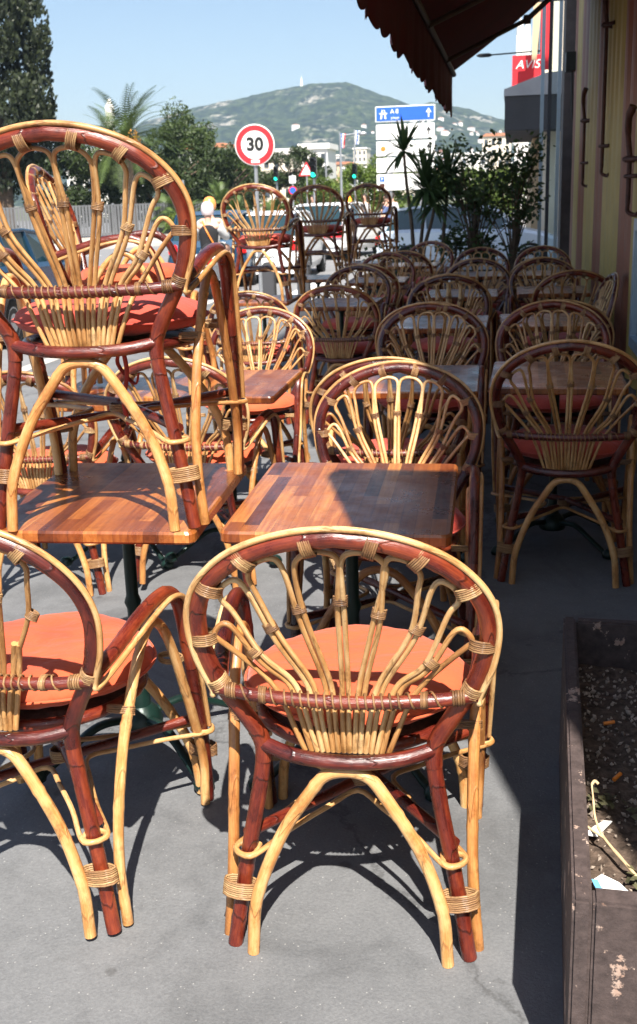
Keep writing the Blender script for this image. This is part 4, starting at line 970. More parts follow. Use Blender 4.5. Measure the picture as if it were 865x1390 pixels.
def board(x0, x1, z0, z1, m, e=.0):
    b = MB().box((x0, -.04, z0), (x1, 0, z1)).build('board', M['white_paint'], ds, bevel=.012)
    if m: MB().box((x0+.035, -.046, z0+.035), (x1-.035, -.0405, z1-.035)).build('face', M[m], b)
    return b
def arrow(b, x, z, m, s=1):
    MB().box((x-.022*s, -.056, z-.15*s), (x+.022*s, -.047, z+.06*s)).build('arrow_stem', M[m], b)
    MB().prism([(x-.10*s, z+.01*s), (x, z+.16*s), (x+.10*s, z+.01*s), (x+.045*s, z+.01*s), (x, z+.07*s), (x-.045*s, z+.01*s)], -.058, -.047).build('arrow_head', M[m], b)
b = board(-1.07, 1.07, 4.22, 4.76, 'blue_paint'); arrow(b, .84, 4.49, 'white_paint')
text('A 8', .20, M['white_paint'], b, (-.38, -.048, 4.57), offset=.004); text('péage', .13, M['white_paint'], b, (-.36, -.048, 4.36))
mw = MB(); 
for s in (-1, 1): mw.prism([(s*.05-.78, 4.33), (s*.11-.78, 4.33), (s*.05-.78, 4.64), (s*.02-.78, 4.64)], -.056, -.047)
mw.box((-.92, -.057, 4.49), (-.64, -.0465, 4.53)); mw.build('motorway_symbol', M['white_paint'], b)
for k, (z0, z1) in enumerate(((3.62, 4.14), (3.05, 3.56), (2.48, 2.99), (1.85, 2.42))):
    b = board(-1.05, 1.05, z0, z1, None)
    if k < 2: arrow(b, .84, (z0+z1)/2, 'black_paint', .9)
    if k == 1: MB().lathe([(.09, -.004), (.09, .004)], 20, (-.80, -.045, (z0+z1)/2), XR).build('orange_dot', M['orange_plastic'], b)
    if k == 3:
        MB().box((-.94, -.046, 2.16), (-.76, -.0405, 2.34)).build('parking_symbol', M['blue_paint'], b); text('P', .15, M['white_paint'], b, (-.85, -.048, 2.25))
        MB().box((-.94, -.046, 1.92), (-.76, -.0405, 2.10)).build('symbol_patch', M['rust'], b)
def traffic_light(x, y, ztop, lab, s=.72):
    t = thing('traffic_light', lab, 'traffic light', (x, y, RZ)); h = ztop-RZ
    MB().tube([(0, .08, 0), (0, .08, h-.1)], .045, 8).build('pole', M['steel'], t)
    MB().box((-.13*s, -.10, h-.85*s), (.13*s, .05, h)).build('housing', M['black_iron'], t, bevel=.02)
    for k, m in enumerate(('black_paint', 'black_paint', 'green_light')):
        z = h-.15*s-k*.27*s; v = MB().lathe([(.10*s, -.008), (.10*s, .008)], 20, (0, -.108, z), XR).build('lens', M[m], t)
        a = [R(a_) for a_ in range(0, 181, 20)]; vp = MB(); vs = [(.115*s*math.cos(q), -.10, z+.115*s*math.sin(q)) for q in a]+[(.115*s*math.cos(q), -.26, z+.115*s*math.sin(q)-.02) for q in a]
        vp.add(vs, [(i, i+1, 10+i, 9+i) for i in range(8)]); vp.build('visor', M['black_iron'], v)
traffic_light(-5.80, 32, 2.60, 'nearest traffic light showing green, between the first two raised far chairs')
traffic_light(-9.75, 45, 2.75, 'small green traffic light right below the speed limit disc')
traffic_light(-6.45, 45, 2.75, 'green traffic light at the foot of the flag poles')
tr = thing('warning_sign', 'triangular warning sign on grey pole beside the nearest traffic light', 'road sign', (-7.14, 38, RZ))
MB().tube([(0, .03, 0), (0, .03, 2.75)], .03, 8).build('pole', M['steel'], tr)
MB().prism([(-.28, 2.42), (.28, 2.42), (0, 2.90)], -.02, 0).build('plate', M['red_paint'], tr); MB().prism([(-.20, 2.46), (.20, 2.46), (0, 2.81)], -.026, -.021).build('face', M['white_paint'], tr)
npk = thing('parking_sign', 'small post with a white plate above a round blue sign with red rim', 'road sign', (-7.75, 38.5, RZ))
MB().tube([(0, .03, 0), (0, .03, 2.5)], .03, 8).build('pole', M['steel'], npk)
MB().box((-.12, -.02, 2.2), (.12, 0, 2.45)).build('plate', M['white_paint'], npk)
MB().lathe([(.15, -.01), (.15, .01)], 24, (0, -.02, 1.95), XR).build('disc', M['red_paint'], npk); MB().lathe([(.11, -.003), (.11, .003)], 24, (0, -.035, 1.95), XR).build('face', M['blue_paint'], npk)
def pole(name, x, y, h, lab, cat, arm=None, group=None):
    t = thing(name, lab, cat, (x, y, RZ), 0, group); MB().tube([(0, 0, 0), (0, 0, h)], [.09, .05], 8).build('pole', M['steel'], t)
    if arm:
        MB().tube([(0, 0, h), (arm, 0, h+.1)], .035, 6).build('arm', M['steel'], t); MB().lathe([(.02, -.25), (.10, -.15), (.12, .1), (.03, .25)], 10, (arm, 0, h+.06), Matrix.Rotation(R(90), 3, 'Y')).build('lamp_head', M['steel'], t)
    return t
pole('street_lamp', -9.35, 60, 4.9, 'tall street lamp with arm to the right near the flag poles', 'street lamp', 1.2)
pole('street_lamp', -7.0, 62, 4.8, 'street lamp with short arm just left of the direction sign', 'street lamp', .9)
pole('street_lamp', -11.2, 66, 4.3, 'thin street lamp rising from the bushes left of the flags', 'street lamp')
pole('street_lamp', -14.4, 47, 2.6, 'short grey post among the fan palms above the blue car', 'street lamp')
for x, y, h, cs, lab in ((-12.5, 80, 6.2, ('blue_paint', 'white_paint', 'red_paint'), 'flag pole with blue, white and red striped flag'), (-12.0, 84, 6.6, ('white_paint', 'blue_paint', 'white_paint'), 'flag pole with white and blue flag right of the striped one')):
    f = pole('flag_pole', x, y, h, lab, 'flag pole', group='flag poles before the hill')
    for k, c in enumerate(cs):
        n_ = 5; vs = []
        for t in range(2):
            for j in range(n_+1):
                zz = h-.1-j*.2; xx = .06+(k+t)*.13*(1-.08*j)
                vs.append((xx, .08*math.sin(j*1.3+k+t), zz))
        MB().add(vs+[(v[0], v[1]+.01, v[2]) for v in vs], [(j, j+1, n_+2+j, n_+1+j) for j in range(n_)]+[(2*n_+2+n_+1+j, 2*n_+2+n_+2+j, 2*n_+2+j+1, 2*n_+2+j) for j in range(n_)]).build('flag_stripe', M[c], f)
for i, (x, y, lab) in enumerate(((-3.72, 14.1, 'dark bollard left of the stacked chair legs'), (-3.20, 14.1, 'dark bollard seen between the legs of the raised sunlit chair'), (-2.75, 14.2, 'dark bollard right of the raised sunlit chair'))):
    bb = thing('bollard', lab, 'bollard', (x, y, gz(x)), 0, 'bollards along the kerb')
    MB().box((-.08, -.08, 0), (.08, .08, .68)).build('shaft', M['dark_concrete'], bb, bevel=.012); MB().prism([(-.085, .682), (.085, .682), (.05, .73), (-.05, .73)], -.085, .085).build('cap', M['dark_concrete'], bb, recalc=True)
# park fence and its low wall
fe = thing('metal_fence', 'long grey slatted metal fence on a low wall behind the road', 'fence', tuple(F0), math.atan2(fd.y, fd.x))
FL_ = (F1-F0).length
MB().box((-8, -.12, -.12), (FL_, .12, .12)).build('base_wall', M['low_wall'], fe, bevel=.01)
sl = MB(); k = 0
while -8+k*.145 < FL_: x = -8+k*.145; sl.box((x, -.012, .16), (x+.10, .012, 1.42)); k += 1
sl.build('slats', M['fence_grey'], fe)
for z in (.22, 1.36): MB().box((-8, .013, z), (FL_, .05, z+.05)).build('rail', M['fence_grey'], fe)
for k in range(0, 17): MB().box((-8+k*2.4, .051, .12), (-7.92+k*2.4, .12, 1.46)).build('post', M['steel'], fe)

# ------------------------------------------------------------------ vehicles
def car(name, lab, loc, rz, paint, L_=3.9, W_=1.66, H_=1.42, estate=False, group=None):
    t = thing(name, lab, 'car', loc, R(rz), group); h = L_/2
    st = [(-h,.42,.42),(-h+.04,.45,.80),(-h+.12,.48,.93),(-h+.45,.62,.97),(-h+.9,.78,.98),(-.3,.82,.97),(.35,.83,.95),(.95,.82,.93),(1.15,.81,.92),(h-.45,.76,.84),(h-.12,.66,.70),(h-.02,.55,.55),(h,.5,.42)]
    hw = W_/2
    def wd(x): return hw*(1-.10*max(0, (abs(x)-h+.7)/.7)**2)
    body = MB(); N_ = len(st); vs = []
    for x, _, zt in st:
        w = wd(x)
        for yy, zz in ((-w*.92, .20), (-w, .34), (-w*1.0, .58), (-w*.97, zt-.06), (-w*.90, zt), (0, zt+.015), (w*.90, zt), (w*.97, zt-.06), (w, .58), (w, .34), (w*.92, .20)): vs.append((x, yy, max(zz, .20) if zz < zt else zt))
    fs = [(i*11+k, i*11+k+1, (i+1)*11+k+1, (i+1)*11+k) for i in range(N_-1) for k in range(10)]+[tuple(range(11)), tuple(range((N_-1)*11, N_*11))[::-1]]+[(i*11+10, i*11, (i+1)*11, (i+1)*11+10) for i in range(N_-1)]
    body.add(vs, fs, None, False); bo = body.build('body', M[paint], t, recalc=True)
    wheel_x = (-h+.72, h-.74)
    cab = [(-h+.16, .92), (-h+.42, H_-.08) if not estate else (-h+.26, H_-.06), (-h+.8, H_), (-.1, H_+.01), (.45, H_-.04), (1.05, .92)]
    rf = MB(); vs = []
    for x, z in cab:
        w = wd(x)*(.90-.16*max(0, (z-.92)/.5)); vs += [(x, -w, z), (x, -w*.6, z+.02), (x, w*.6, z+.02), (x, w, z)]
    rf.add(vs, [(i*4+k, i*4+k+1, (i+1)*4+k+1, (i+1)*4+k) for i in (1, 2, 3) for k in range(3)]+[], None, False)
    base = []
    for x, z in cab: w = wd(x)*.90; base += [(x, -w, .90), (x, w, .90)]
    side = MB()
    for sgn in (0, 3):
        top = [vs[i*4+sgn] for i in range(6)]
        side.add([(top[0][0], top[0][1], .90)]+top+[(top[5][0], top[5][1], .9)], [tuple(range(8)) if sgn else tuple(range(8))[::-1]])
    gl = side; o = rf; o.f[:]; rfo = rf.build('roof', M[paint], t)
    sd = side.build('side_glass', M['car_glass'], t)
    fr = MB().add([vs[0], vs[3], vs[7], vs[4]], [(0, 1, 2, 3)]); fr.build('rear_window', M['car_glass'], t)
    ws = MB().add([vs[16], vs[19], vs[23], vs[20]], [(0, 1, 2, 3)]); ws.build('windscreen', M['car_glass'], t)
    for sgn in (-1, 1):
        pl_ = MB()
        for (xa, za), (xb, zb) in (((-h+.16, .92), cab[1]), ((-.02, .92), (-.08, H_-.01)), ((1.05, .92), (.45, H_-.05)), ((-h+1.05, .92), (-h+1.0, H_-.01))):
            wa = wd(xa)*.90+.004; wb = wd(xb)*.745+.006
            pl_.tube([(xa, sgn*wa, za), (xb, sgn*wb, zb)], .032, 6)
        pl_.tube([(-h+.42, sgn*(wd(-1)*.75+.004), H_-.05), (-h+.8, sgn*wd(0)*.755, H_-.01), (-.1, sgn*wd(0)*.755, H_), (.45, sgn*wd(0)*.765, H_-.05)], .03, 6)
        pl_.build('window_frame', M[paint], t)
        MB().lathe([(.05, -.06), (.07, 0), (.05, .06)], 8, (.72, sgn*(hw+.06), 1.0)).build('mirror', M[paint], t)
        MB().box((-h-.012, sgn*hw*.80-.09, .66), (-h+.12, sgn*hw*.80+.09, .86)).build('tail_lamp', M['tail_red'], t, bevel=.02)
        MB().box((h-.16, sgn*hw*.70-.15, .50), (h+.004, sgn*hw*.70+.15, .64)).build('headlight', M['lamp_clear'], t, bevel=.02)
        MB().box((-.35, sgn*(hw*.985)-.012, .74), (-.2, sgn*(hw*.985)+.012, .77)).build('door_handle', M['black_paint'], t)
        for wx in wheel_x:
            ax = Matrix.Rotation(R(90), 3, 'X'); c = (wx, sgn*(hw-.08), .30)
            wl = MB().lathe([(.20, -.09), (.285, -.088), (.30, -.05), (.30, .05), (.285, .088), (.20, .09)], 24, c, ax).build('wheel', M['tyre'], t)
            MB().lathe([(.05, -.096), (.17, -.085), (.195, -.093), (.195, .093), (.17, .085), (.05, .096)], 18, c, ax).build('rim', M['steel'], wl)
            ar = MB(); pts = [(wx+.335*math.cos(a), sgn*(hw+.002), .30+.335*math.sin(a)) for a in [R(q) for q in range(0, 181, 15)]]
            ar.tube(pts, .03, 6); ar.build('wheel_arch', M['black_iron'], t)
            MB().lathe([(.33, -.02), (.33, .02)], 20, (wx, sgn*(hw-.025), .30), ax).build('wheel_well', M['black_iron'], t)
    MB().box((-h-.04, -hw*.88, .34), (-h+.05, hw*.88, .52)).build('bumper', M[paint], t, bevel=.02); MB().box((h-.06, -hw*.86, .24), (h+.03, hw*.86, .42)).build('bumper', M[paint], t, bevel=.02)
    MB().box((-h-.045, -.26, .56), (-h-.01, .26, .67)).build('number_plate', M['white_paint'], t)
    return t
car('silver_car', 'silver blue hatchback seen from the side behind the shrubs', (-.88, 23.6, RZ), 0, 'silver', 3.95, 1.64, 1.42)
car('dark_blue_car', 'dark blue hatchback seen from behind beside the scooter rider', (-6.15, 22.6, RZ), 97, 'dark_blue', 4.0, 1.70, 1.45, True)
wc = car('white_car', 'white estate car seen from behind through the raised sunlit chair', (-5.12, 23.6, RZ), 93, 'white_car', 4.2, 1.70, 1.40, True)
wv = car('white_patrol_car', 'white car with red stripes and amber beacon behind the second raised chair', (-5.05, 31.5, RZ), 82, 'white_car', 4.2, 1.8, 1.50, True)
for z in (.62, .86): MB().box((-2.155, -.80, z), (-2.10, .80, z+.07)).build('red_stripe', M['red_paint'], wv)
MB().lathe([(.09, 0), (.09, .10), (.06, .16), (.02, .18)], 12, (0, -.35, 1.53)).build('beacon', M['amber_light'], wv)
car('dark_blue_car', 'dark blue car cut by the left edge beyond the raised chair', (-6.95, 13.4, RZ), 95, 'dark_blue', 3.9, 1.66, 1.38)

# ------------------------------------------------------------------ people
def skinmesh(name, pts, edges, root, m, par, sub=2):
    me = bpy.data.meshes.new(name); me.from_pydata([p[:3] for p in pts], edges, []); o = bpy.data.objects.new(name, me); COL.objects.link(o)
    md = o.modifiers.new('s', 'SKIN')
    for i, p in enumerate(pts):
        r = p[3]; me.skin_vertices[0].data[i].radius = (r, r if len(p) < 5 else p[4])
    me.skin_vertices[0].data[root].use_root = True; md.use_smooth_shade = True
    s = o.modifiers.new('d', 'SUBSURF'); s.levels = sub; s.render_levels = sub
    dg = bpy.context.evaluated_depsgraph_get(); ev = o.evaluated_get(dg); m2 = bpy.data.meshes.new_from_object(ev); bpy.data.objects.remove(o)
    m2.materials.clear(); m2.materials.append(m); q = bpy.data.objects.new(name, m2); COL.objects.link(q); q.parent = par; return q
def person(lab, loc, rz, top, legs, seated=False, helmet=None, arm=.3, step=.18, sc_=1., hair=True, group=None, bare=False):
    t = thing('person', lab, 'person', loc, R(rz), group)
    hz = .0 if seated else .93
    sh = hz+.50; P_ = []; E_ = []
    def v(*a): P_.append(tuple(a)); return len(P_)-1
    hip = v(0, 0, hz, .13, .11); wa = v(0, .01, hz+.18, .125, .10); ch = v(0, .02, hz+.38, .12, .09); nk = v(0, .0, sh+.05, .055, .055); hb = v(0, .02, sh+.14, .075, .085); hd = v(0, .02, sh+.23, .085, .10); ht = v(0, .01, sh+.30, .06, .07)
    E_ += [(hip, wa), (wa, ch), (ch, nk), (nk, hb), (hb, hd), (hd, ht)]
    for s in (-1, 1):
        a = v(s*.17, .0, sh-.04, .06, .06)
        if seated: e = v(s*.27, .17, sh-.24, .045, .045); w = v(s*.24, .40, sh-.26, .035, .035); hnd = v(s*.23, .48, sh-.25, .04, .03)
        else: e = v(s*.22, -s*arm*.2, sh-.32, .045, .045); w = v(s*.22, s*arm*.4, sh-.56, .033, .033); hnd = v(s*.22, s*arm*.5, sh-.65, .04, .025)
        E_ += [(ch, a), (a, e), (e, w), (w, hnd)]
        if seated: k = v(s*.20, .44, -.02, .075, .075); an = v(s*.20, .34, -.44, .045, .045); ft = v(s*.20, .46, -.50, .045, .04)
        else: k = v(s*.10, s*step*.6+.03, .50, .065, .065); an = v(s*.10, s*step, .09, .042, .042); ft = v(s*.10, s*step+.14, .04, .045, .035)
        h2 = v(s*.09, .02 if not seated else .06, hz-.06, .095, .095)
        E_ += [(hip, h2), (h2, k), (k, an), (an, ft)]
    skinmesh('body', P_, E_, 0, M['skin'], t)
    # clothes: slightly larger shells following the body
    cp = [(0, 0, hz-.04, .175, .15), (0, .01, hz+.18, .17, .14), (0, .01, hz+.36, .21, .155), (0, .0, sh+.0, .13, .11)]; ce = [(0, 1), (1, 2), (2, 3)]
    skinmesh('top', cp, ce, 0, M[top], t)
    sl_ = 'white_cloth' if seated else top
    for s in (-1, 1):
        if seated: ap = [(s*.15, .0, sh-.04, .095, .095), (s*.27, .17, sh-.24, .08, .08), (s*.24, .38, sh-.26, .062, .062)]
        else: ap = [(s*.15, 0, sh-.03, .072, .072), (s*.22, -s*arm*.2, sh-.32, .058, .058)]
        skinmesh('sleeve', ap, [(i, i+1) for i in range(len(ap)-1)], 0, M[sl_], t)
        if seated: lp = [(s*.06, .0, -.02, .12, .12), (s*.16, .28, -.03, .10, .10)]
        else: lp = [(s*.07, .0, hz-.02, .11, .11), (s*.10, s*step*.6+.03, .50, .08, .08)]+([] if bare else [(s*.10, s*step, .12, .062, .062)])
        skinmesh('trousers', lp, [(i, i+1) for i in range(len(lp)-1)], 0, M[legs], t)
        if not seated: MB().box((s*.10-.045, s*step-.06, 0), (s*.10+.045, s*step+.18, .08)).build('shoe', M['black_cloth'], t, bevel=.02)
    if helmet:
        MB().lathe([(.02, .135), (.07, .118), (.105, .07), (.118, 0), (.113, -.06), (.095, -.10)], 20, (0, .01, sh+.24)).build('helmet', M[helmet], t)
    elif hair: MB().lathe([(.02, .125), (.06, .11), (.092, .06), (.102, -.0), (.095, -.06)], 16, (0, -.005, sh+.235)).build('hair', M['hair'], t)
    f = MB(); f.lathe([(.002, .018), (.012, 0), (.014, -.018), (.002, -.02)], 8, (0, .115, sh+.20)); f.build('nose', M['skin'], t)
    for s in (-1, 1): MB().lathe([(.003, .012), (.012, 0), (.003, -.012)], 8, (s*.035, .108, sh+.235)).build('eye', M['black_cloth'], t)
    return t
RX, RY = -5.30, 19.0
sct = thing('motor_scooter', 'white and red motor scooter ridden away by two people beside the blue car', 'scooter', (RX, RY, RZ), R(4))
b = MB(); b.tube(spline([(0, -.70, .66), (0, -.45, .72), (0, -.1, .70), (0, .2, .60), (0, .32, .38), (0, .5, .34), (0, .62, .6), (0, .70, .92)], 4), [.10, .15, .17, .17, .17, .17, .17, .16, .16, .16, .15, .14, .13, .12, .11, .10, .10, .09, .09, .09, .09, .09, .08, .08, .08, .08, .08, .07, .07], 12); b.build('body', M['white_car'], sct)
b = MB(); b.tube(spline([(0, -.66, .82), (0, -.3, .86), (0, .05, .80)], 5), [.09, .12, .13, .13, .13, .13, .13, .12, .12, .11, .09], 10); b.build('saddle', M['black_cloth'], sct)
for y in (-.62, .78):
    wl = MB().lathe([(.13, -.05), (.22, -.045), (.24, 0), (.22, .045), (.13, .05)], 22, (0, y, .24), Matrix.Rotation(R(90), 3, 'Y')).build('wheel', M['tyre'], sct); MB().lathe([(.03, -.055), (.13, -.052), (.13, .052), (.03, .055)], 16, (0, y, .24), Matrix.Rotation(R(90), 3, 'Y')).build('rim', M['steel'], wl)
MB().box((-.12, -.86, .60), (.12, -.78, .74)).build('tail_lamp', M['tail_red'], sct, bevel=.03)
MB().box((-.09, -.90, .40), (.09, -.88, .52)).build('number_plate', M['white_paint'], sct)
b = MB(); b.tube([(-.34, .60, 1.02), (-.1, .68, 1.0), (.1, .68, 1.0), (.34, .60, 1.02)], .018, 8); b.build('handlebar', M['black_iron'], sct)
b = MB(); b.tube([(-.32, -.2, .30), (.32, -.2, .30)], .015, 6); b.build('footrest', M['steel'], sct)
for s in (-1, 1):
    b = MB(); b.tube([(s*.3, .62, 1.02), (s*.40, .62, 1.2)], .008, 6); b.lathe([(.06, -.01), (.06, .01)], 12, (s*.42, .62, 1.22), XR); b.build('mirror', M['black_iron'], sct)
pr_ = person('person in black vest and white sleeves with white helmet, seated behind on the scooter', (RX+.02, RY-.42, RZ+.80), 4, 'black_cloth', 'white_cloth', True, 'helmet_white')
MB().tube(spline([(-.10, .0, .54), (0, -.13, .36), (.13, -.11, .10)], 5), .016, 6, flat=.5).build('strap', M['orange_plastic'], pr_)
person('person with orange and black helmet driving the scooter in front', (RX-.06, RY+.02, RZ+.88), 4, 'white_cloth', 'black_cloth', True, 'helmet_orange')
PG = 'people crossing at the far junction'
for x, y, top, legs, lab, r in ((-6.05, 45, 'white_cloth', 'black_cloth', 'distant pedestrian in white top seen through the farthest raised chair', 170), (-5.2, 45.6, 'black_cloth', 'black_cloth', 'distant pedestrian in dark clothes near the direction sign', 190), (-4.85, 44.5, 'white_cloth', 'blue_cloth', 'distant pedestrian in white top and blue trousers near the direction sign', 20), (-3.75, 33, 'blue_cloth', 'black_cloth', 'pedestrian in blue shirt behind the right side of the farthest raised chair', 80), (-8.6, 47, 'blue_cloth', 'white_cloth', 'distant pedestrian in blue top left of the nearest traffic light', 160)):
    person(lab, (x, y, RZ), r, top, legs, group=PG)

# ------------------------------------------------------------------ neighbouring buildings
nb = thing('corner_building', 'next building in the street with a grey concrete canopy over its shopfront', 'building', (0, 24, RZ))
MB().box((.62, 1.0, 0), (8, 16, 14)).build('wall', M['cream'], nb)
MB().box((.42, 3.0, 0), (.618, 14, 2.9)).build('shopfront', M['ochre'], nb)
MB().box((-.22, 0, 2.93), (5, 6, 3.62)).build('canopy', M['dark_concrete'], nb, bevel=.01)  # shade on the canopy face is put into this dark colour
MB().prism([(-.24, 3.625), (5.0, 3.625), (5.0, 4.35), (.62, 4.05), (-.24, 3.76)], -.03, 6.03).build('canopy_edge', M['concrete'], nb)
for k in range(4):
    w_ = MB().box((.60, 2.5+k*3.2, 5.0), (.617, 3.9+k*3.2, 7.0)).build('window', M['window_dark'], nb)
av = thing('rental_office_sign', 'red box sign with white slanted lettering above the grey canopy', 'sign', (.27, 25.2, 3.92))
MB().box((-.35, 0, -.34), (.35, .14, .40)).build('box', M['red_paint'], av, bevel=.01); text('AVIS', .25, M['white_paint'], av, (-.02, -.008, .20), shear=.25, offset=.0, sx=1.05)
MB().tube([(-.2, .07, -.45), (-.2, .07, -.34)], .02, 6).build('foot', M['steel'], av); MB().tube([(.25, .07, -.45), (.25, .07, -.34)], .02, 6).build('foot', M['steel'], av)
bn = thing('hanging_banner', 'long red banner hanging beside the glass screen posts', 'banner', (.66, 24.2, 3.9)); MB().box((-.16, 0, 0), (.02, .04, 1.9)).build('cloth', M['red_paint'], bn); MB().tube([(-.2, .02, 1.92), (.1, .02, 1.92)], .02, 6).build('rod', M['steel'], bn)
bn = thing('hanging_banner', 'narrow beige banner tapering downwards left of the red one', 'banner', (.38, 24.2, 4.1)); MB().prism([(-.06, 0), (.04, 0), (.13, 1.25), (-.04, 1.25)], 0, .04).build('cloth', M['ochre'], bn)
wl = thing('wall_lamp', 'thin horizontal street lamp arm against the sky by the red sign', 'street lamp', (.63, 30, 4.95)); MB().tube([(0, 0, 0), (-1.35, 0, -.04)], .02, 6).build('arm', M['black_iron'], wl); MB().lathe([(.02, -.2), (.05, -.1), (.05, .12), (.02, .2)], 8, (-1.45, 0, -.04), Matrix.Rotation(R(90), 3, 'Y')).build('lamp_head', M['black_iron'], wl)
tw_ = thing('white_turret', 'white twin turret of a distant building above the red sign', 'building', (.55, 90, RZ)); MB().box((-.55, 0, 0), (.55, 2, 13.4)).build('wall', M['white_render'], tw_)
for dx, s in ((-.25, 1), (.30, .8)): MB().lathe([(.30*s, 0), (.30*s, .5), (.22*s, .8), (.05, 1.1*s+.1), (.03, 1.4*s)], 14, (dx, .6, 13.4)).build('dome', M['white_render'], tw_)
stt = thing('column_statue', 'white statue on a tall column above the trees at the left', 'statue', (-56.0, 150, RZ)); MB().lathe([(.9, 0), (.9, 1), (.6, 1.2), (.55, 12.0), (.9, 12.5), (.9, 12.9)], 16).build('column', M['white_render'], stt)
skinmesh('figure', [(0, 0, 13.0, .75), (0, 0, 14.0, .7), (0, 0, 14.9, .55), (0, 0, 15.5, .28), (0, 0, 15.95, .32), (.55, 0, 14.2, .25), (-.55, 0, 14.2, .25)], [(0, 1), (1, 2), (2, 3), (3, 4), (2, 5), (2, 6)], 0, M['white_render'], stt)
def block(x, y, w, d, h, m, fl, nw, lab, rz=0, roof=False):
    b = thing('apartment_building', lab, 'building', (x, y, RZ), R(rz), 'pale buildings of the town below the hill')
    MB().box((-w/2, 0, 0), (w/2, d, h)).build('wall', M[m], b)
    k = 0
    for j in range(fl):
        for i in range(nw):
            xx = -w/2+w*(i+.5)/nw; zz = h*(j+.45)/fl
            MB().box((xx-w/nw*.22, -.12, zz-h/fl*.26), (xx+w/nw*.22, -.02, zz+h/fl*.26)).build('window', M['window_dark'], b)
    if roof: MB().prism([(-w/2-.5, h+.01), (w/2+.5, h+.01), (w/2-1, h+w*.10), (-w/2+1, h+w*.10)], -.5, d+.5).build('roof', M['tile_roof'], b, recalc=True)
    else: MB().box((-w/2-.3, -.3, h+.01), (w/2+.3, d, h+.6)).build('roof', M['white_render'], b)
block(-48, 170, 8, 8, 9.6, 'white_render', 4, 6, 'white building above the trees left of the speed limit sign', 0, True)
block(-73.5, 300, 10, 12, 15.0, 'cream', 5, 6, 'cream building just left of the speed limit disc', 0, True)
block(-26.0, 118, 4.6, 6, 6.3, 'cream', 4, 4, 'cream building with many windows below the speed limit disc')
block(-22.0, 122, 3.0, 6, 6.9, 'white_render', 4, 3, 'narrow white building seen right of the speed limit pole')
block(-69.0, 400, 14, 12, 16.0, 'white_render', 6, 5, 'white block right of the speed limit disc', 3)
block(-60.0, 380, 9, 12, 12.5, 'ochre', 5, 4, 'ochre block behind the warning triangle', -2, True)
block(-50.0, 360, 12, 12, 10.5, 'white_render', 4, 5, 'low white block behind the flag poles', 2)
block(-58.0, 420, 5, 12, 19.0, 'cream', 8, 3, 'slender pale block left of the flags')
block(-38.0, 380, 14, 12, 11.0, 'cream', 4, 6, 'long cream block left of the direction sign', 0, True)
block(-12.0, 300, 10, 12, 11.5, 'white_render', 4, 4, 'white block behind the leafy shrub')
block(-5.0, 320, 8, 12, 17.0, 'cream', 6, 4, 'cream block close to the grey canopy', 0, True)
block(-54.5, 140, 9, 5, 8.2, 'white_render', 3, 7, 'long low white building behind the palms at the left')
# ------------------------------------------------------------------ the hill
rp = [(-1500, 20), (-1000, 30), (-720, 38), (-598, 62), (-511, 112), (-441, 127), (-357, 136), (-300, 146), (-264, 151), (-224, 150), (-185, 136), (-135, 118), (-106, 121), (-57, 108), (-9, 92), (80, 84), (250, 60), (700, 30), (1500, 15)]
def ridge(x):
    for (a, za), (b, zb) in zip(rp, rp[1:]):
        if a <= x <= b: t = (x-a)/(b-a); t = t*t*(3-2*t) if 0 else t; return za+(zb-za)*t
    return 15
def hillz(x, y):
    xx = x*1500/y if y > 0 else x
    t = (y-820)/(1500-820); prof = max(0, min(1, t)); prof = prof**1.15 if t < 1 else 1-.35*min(1, (t-1))
    n = noise.fractal(Vector((x/160, y/160, 0)), .9, 2.1, 6)*14*min(1, prof*3)*(1 if t < .85 else max(.25, 1-(t-.85)*4))+noise.noise(Vector((x/9, y/9, 2)))*1.3+noise.noise(Vector((x/4, y/4, 7)))*.9
    return max(RZ-1, ridge(xx)*prof*(y/1500 if t > 0 else 0)*(1 if t <= 1 else 1)+n*(1 if t > 0 else 0)) if t > 0 else RZ-1
nx_, ny_ = 330, 110; vs = []; fs = []
for j in range(ny_+1):
    y = 815+(1900-815)*j/ny_
    for i in range(nx_+1):
        x = -900+1300*i/nx_; vs.append((x, y, hillz(x, y)))
for j in range(ny_):
    for i in range(nx_): fs.append((j*(nx_+1)+i, j*(nx_+1)+i+1, (j+1)*(nx_+1)+i+1, (j+1)*(nx_+1)+i))
struct(MB().add(vs, fs, None, True).build('hill', M['hill']))
hp = thing('hillside_house', 'tiny pale house among the many dotted over the hillside', 'house', (0, 0, 0), 0, 'small pale houses on the hillside')
MB().box((-3.6, -2.6, -4), (3.6, 2.6, 4.2)).build('wall', M['white_render'], hp); MB().prism([(-3.9, 4.21), (3.9, 4.21), (0, 5.6)], -2.8, 2.8).build('roof', M['tile_roof'], hp, recalc=True)
rnd = random.Random(77); first = True
for k in range(170):
    if k < 120: px = rnd.uniform(-.105, -.002); y = rnd.choice((rnd.uniform(900, 1150), rnd.uniform(1000, 1420)))
    elif k < 160: px = rnd.uniform(-.235, -.10); y = rnd.uniform(850, 980)
    else: px = rnd.uniform(-.20, -.10); y = rnd.uniform(1000, 1300)
    x = px*y; z = hillz(x, y); s = rnd.uniform(.45, .95)
    o = hp if first else dup(hp); first = False
    o.location = (x, y, z); o.rotation_euler = (0, 0, rnd.uniform(-.5, .5)); o.scale = (s*rnd.uniform(.8, 1.5), s, s*rnd.uniform(.8, 1.3))
tm = thing('transmitter_tower', 'thin white tower on the summit of the hill', 'tower', (-285, 1500, 148)); MB().lathe([(2.2, -6), (2.0, 3), (1.0, 3.2), (.8, 9), (.3, 9.2), (.25, 13)], 12).build('mast', M['white_paint'], tm); MB().lathe([(2.6, 2.0), (2.6, 3.0)], 12).build('gallery', M['white_paint'], tm)
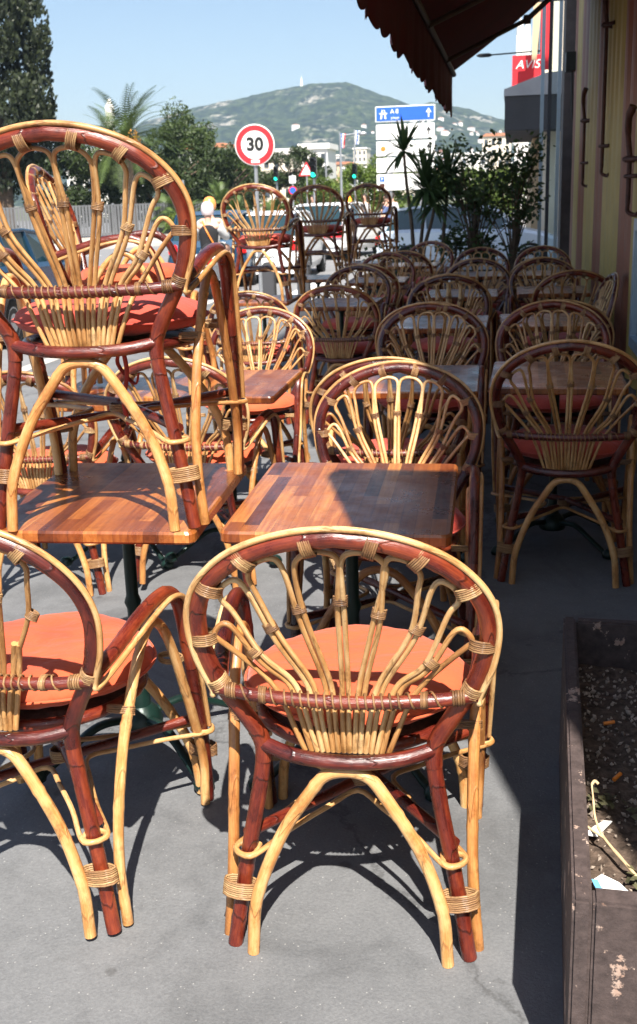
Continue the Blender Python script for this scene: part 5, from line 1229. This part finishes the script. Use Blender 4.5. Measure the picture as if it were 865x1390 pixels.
if HAZE:
    hb = MB().box((-1960, -260, RZ-1.2), (1960, 1990, 185)).build('haze', bpy.data.materials.new('haze')); struct(hb, 'stuff', 'faint blue summer haze over the town and hill', 'haze')
    hm = hb.data.materials[0]; hm.use_nodes = True; ht_ = hm.node_tree
    for nn_ in list(ht_.nodes):
        if nn_.type == 'BSDF_PRINCIPLED': ht_.nodes.remove(nn_)
    pv = ht_.nodes.new('ShaderNodeVolumePrincipled'); pv.inputs['Color'].default_value = (.60, .78, 1, 1); pv.inputs['Density'].default_value = HAZE; pv.inputs['Anisotropy'].default_value = .2
    ht_.links.new(pv.outputs[0], ht_.nodes['Material Output'].inputs['Volume'])
# ------------------------------------------------------------------ camera, sun and sky
cam = bpy.data.cameras.new('camera'); co = bpy.data.objects.new('camera', cam); COL.objects.link(co)
cam.sensor_fit = 'HORIZONTAL'; cam.sensor_width = 36; cam.lens = 36*1444/865; cam.shift_y = -45/865
cam.clip_start = .05; cam.clip_end = 12000
yaw, pit, roll = R(10.5), math.atan(382/1444), .03
fwd = Vector((-math.sin(yaw)*math.cos(pit), math.cos(yaw)*math.cos(pit), -math.sin(pit)))
r0 = Vector((math.cos(yaw), math.sin(yaw), 0)); u0 = r0.cross(fwd)
rv = r0*math.cos(roll)-u0*math.sin(roll); uv = u0*math.cos(roll)+r0*math.sin(roll)
co.matrix_world = Matrix(((rv.x, uv.x, -fwd.x, 0), (rv.y, uv.y, -fwd.y, 0), (rv.z, uv.z, -fwd.z, 1.45), (0, 0, 0, 1)))
cam.dof.use_dof = True; cam.dof.focus_distance = 2.15; cam.dof.aperture_fstop = 18
sc.camera = co
ld = Vector((-.215, .71, -1.0)).normalized()
sun = bpy.data.lights.new('sun', 'SUN'); sun.energy = 5; sun.angle = R(.5); sun.color = (1, .95, .87)
so = bpy.data.objects.new('sun', sun); COL.objects.link(so); so.rotation_euler = ld.to_track_quat('-Z', 'Y').to_euler()
w = bpy.data.worlds.new('World'); sc.world = w; w.use_nodes = True
nt = w.node_tree; sky = nt.nodes.new('ShaderNodeTexSky'); sky.sky_type = 'NISHITA'; sky.sun_disc = False
sky.sun_elevation = math.asin(-ld.z); sky.sun_rotation = math.atan2(-ld.x, -ld.y); sky.air_density = 1.0; sky.dust_density = .9; sky.ozone_density = 1.2
bg = nt.nodes['Background']; nt.links.new(sky.outputs[0], bg.inputs[0]); bg.inputs[1].default_value = SKY
sc.view_settings.view_transform = 'Standard'; sc.view_settings.look = 'None'; sc.view_settings.exposure = EXPO; sc.view_settings.gamma = 1
sc.render.engine = 'CYCLES'
sc.cycles.max_bounces = 8
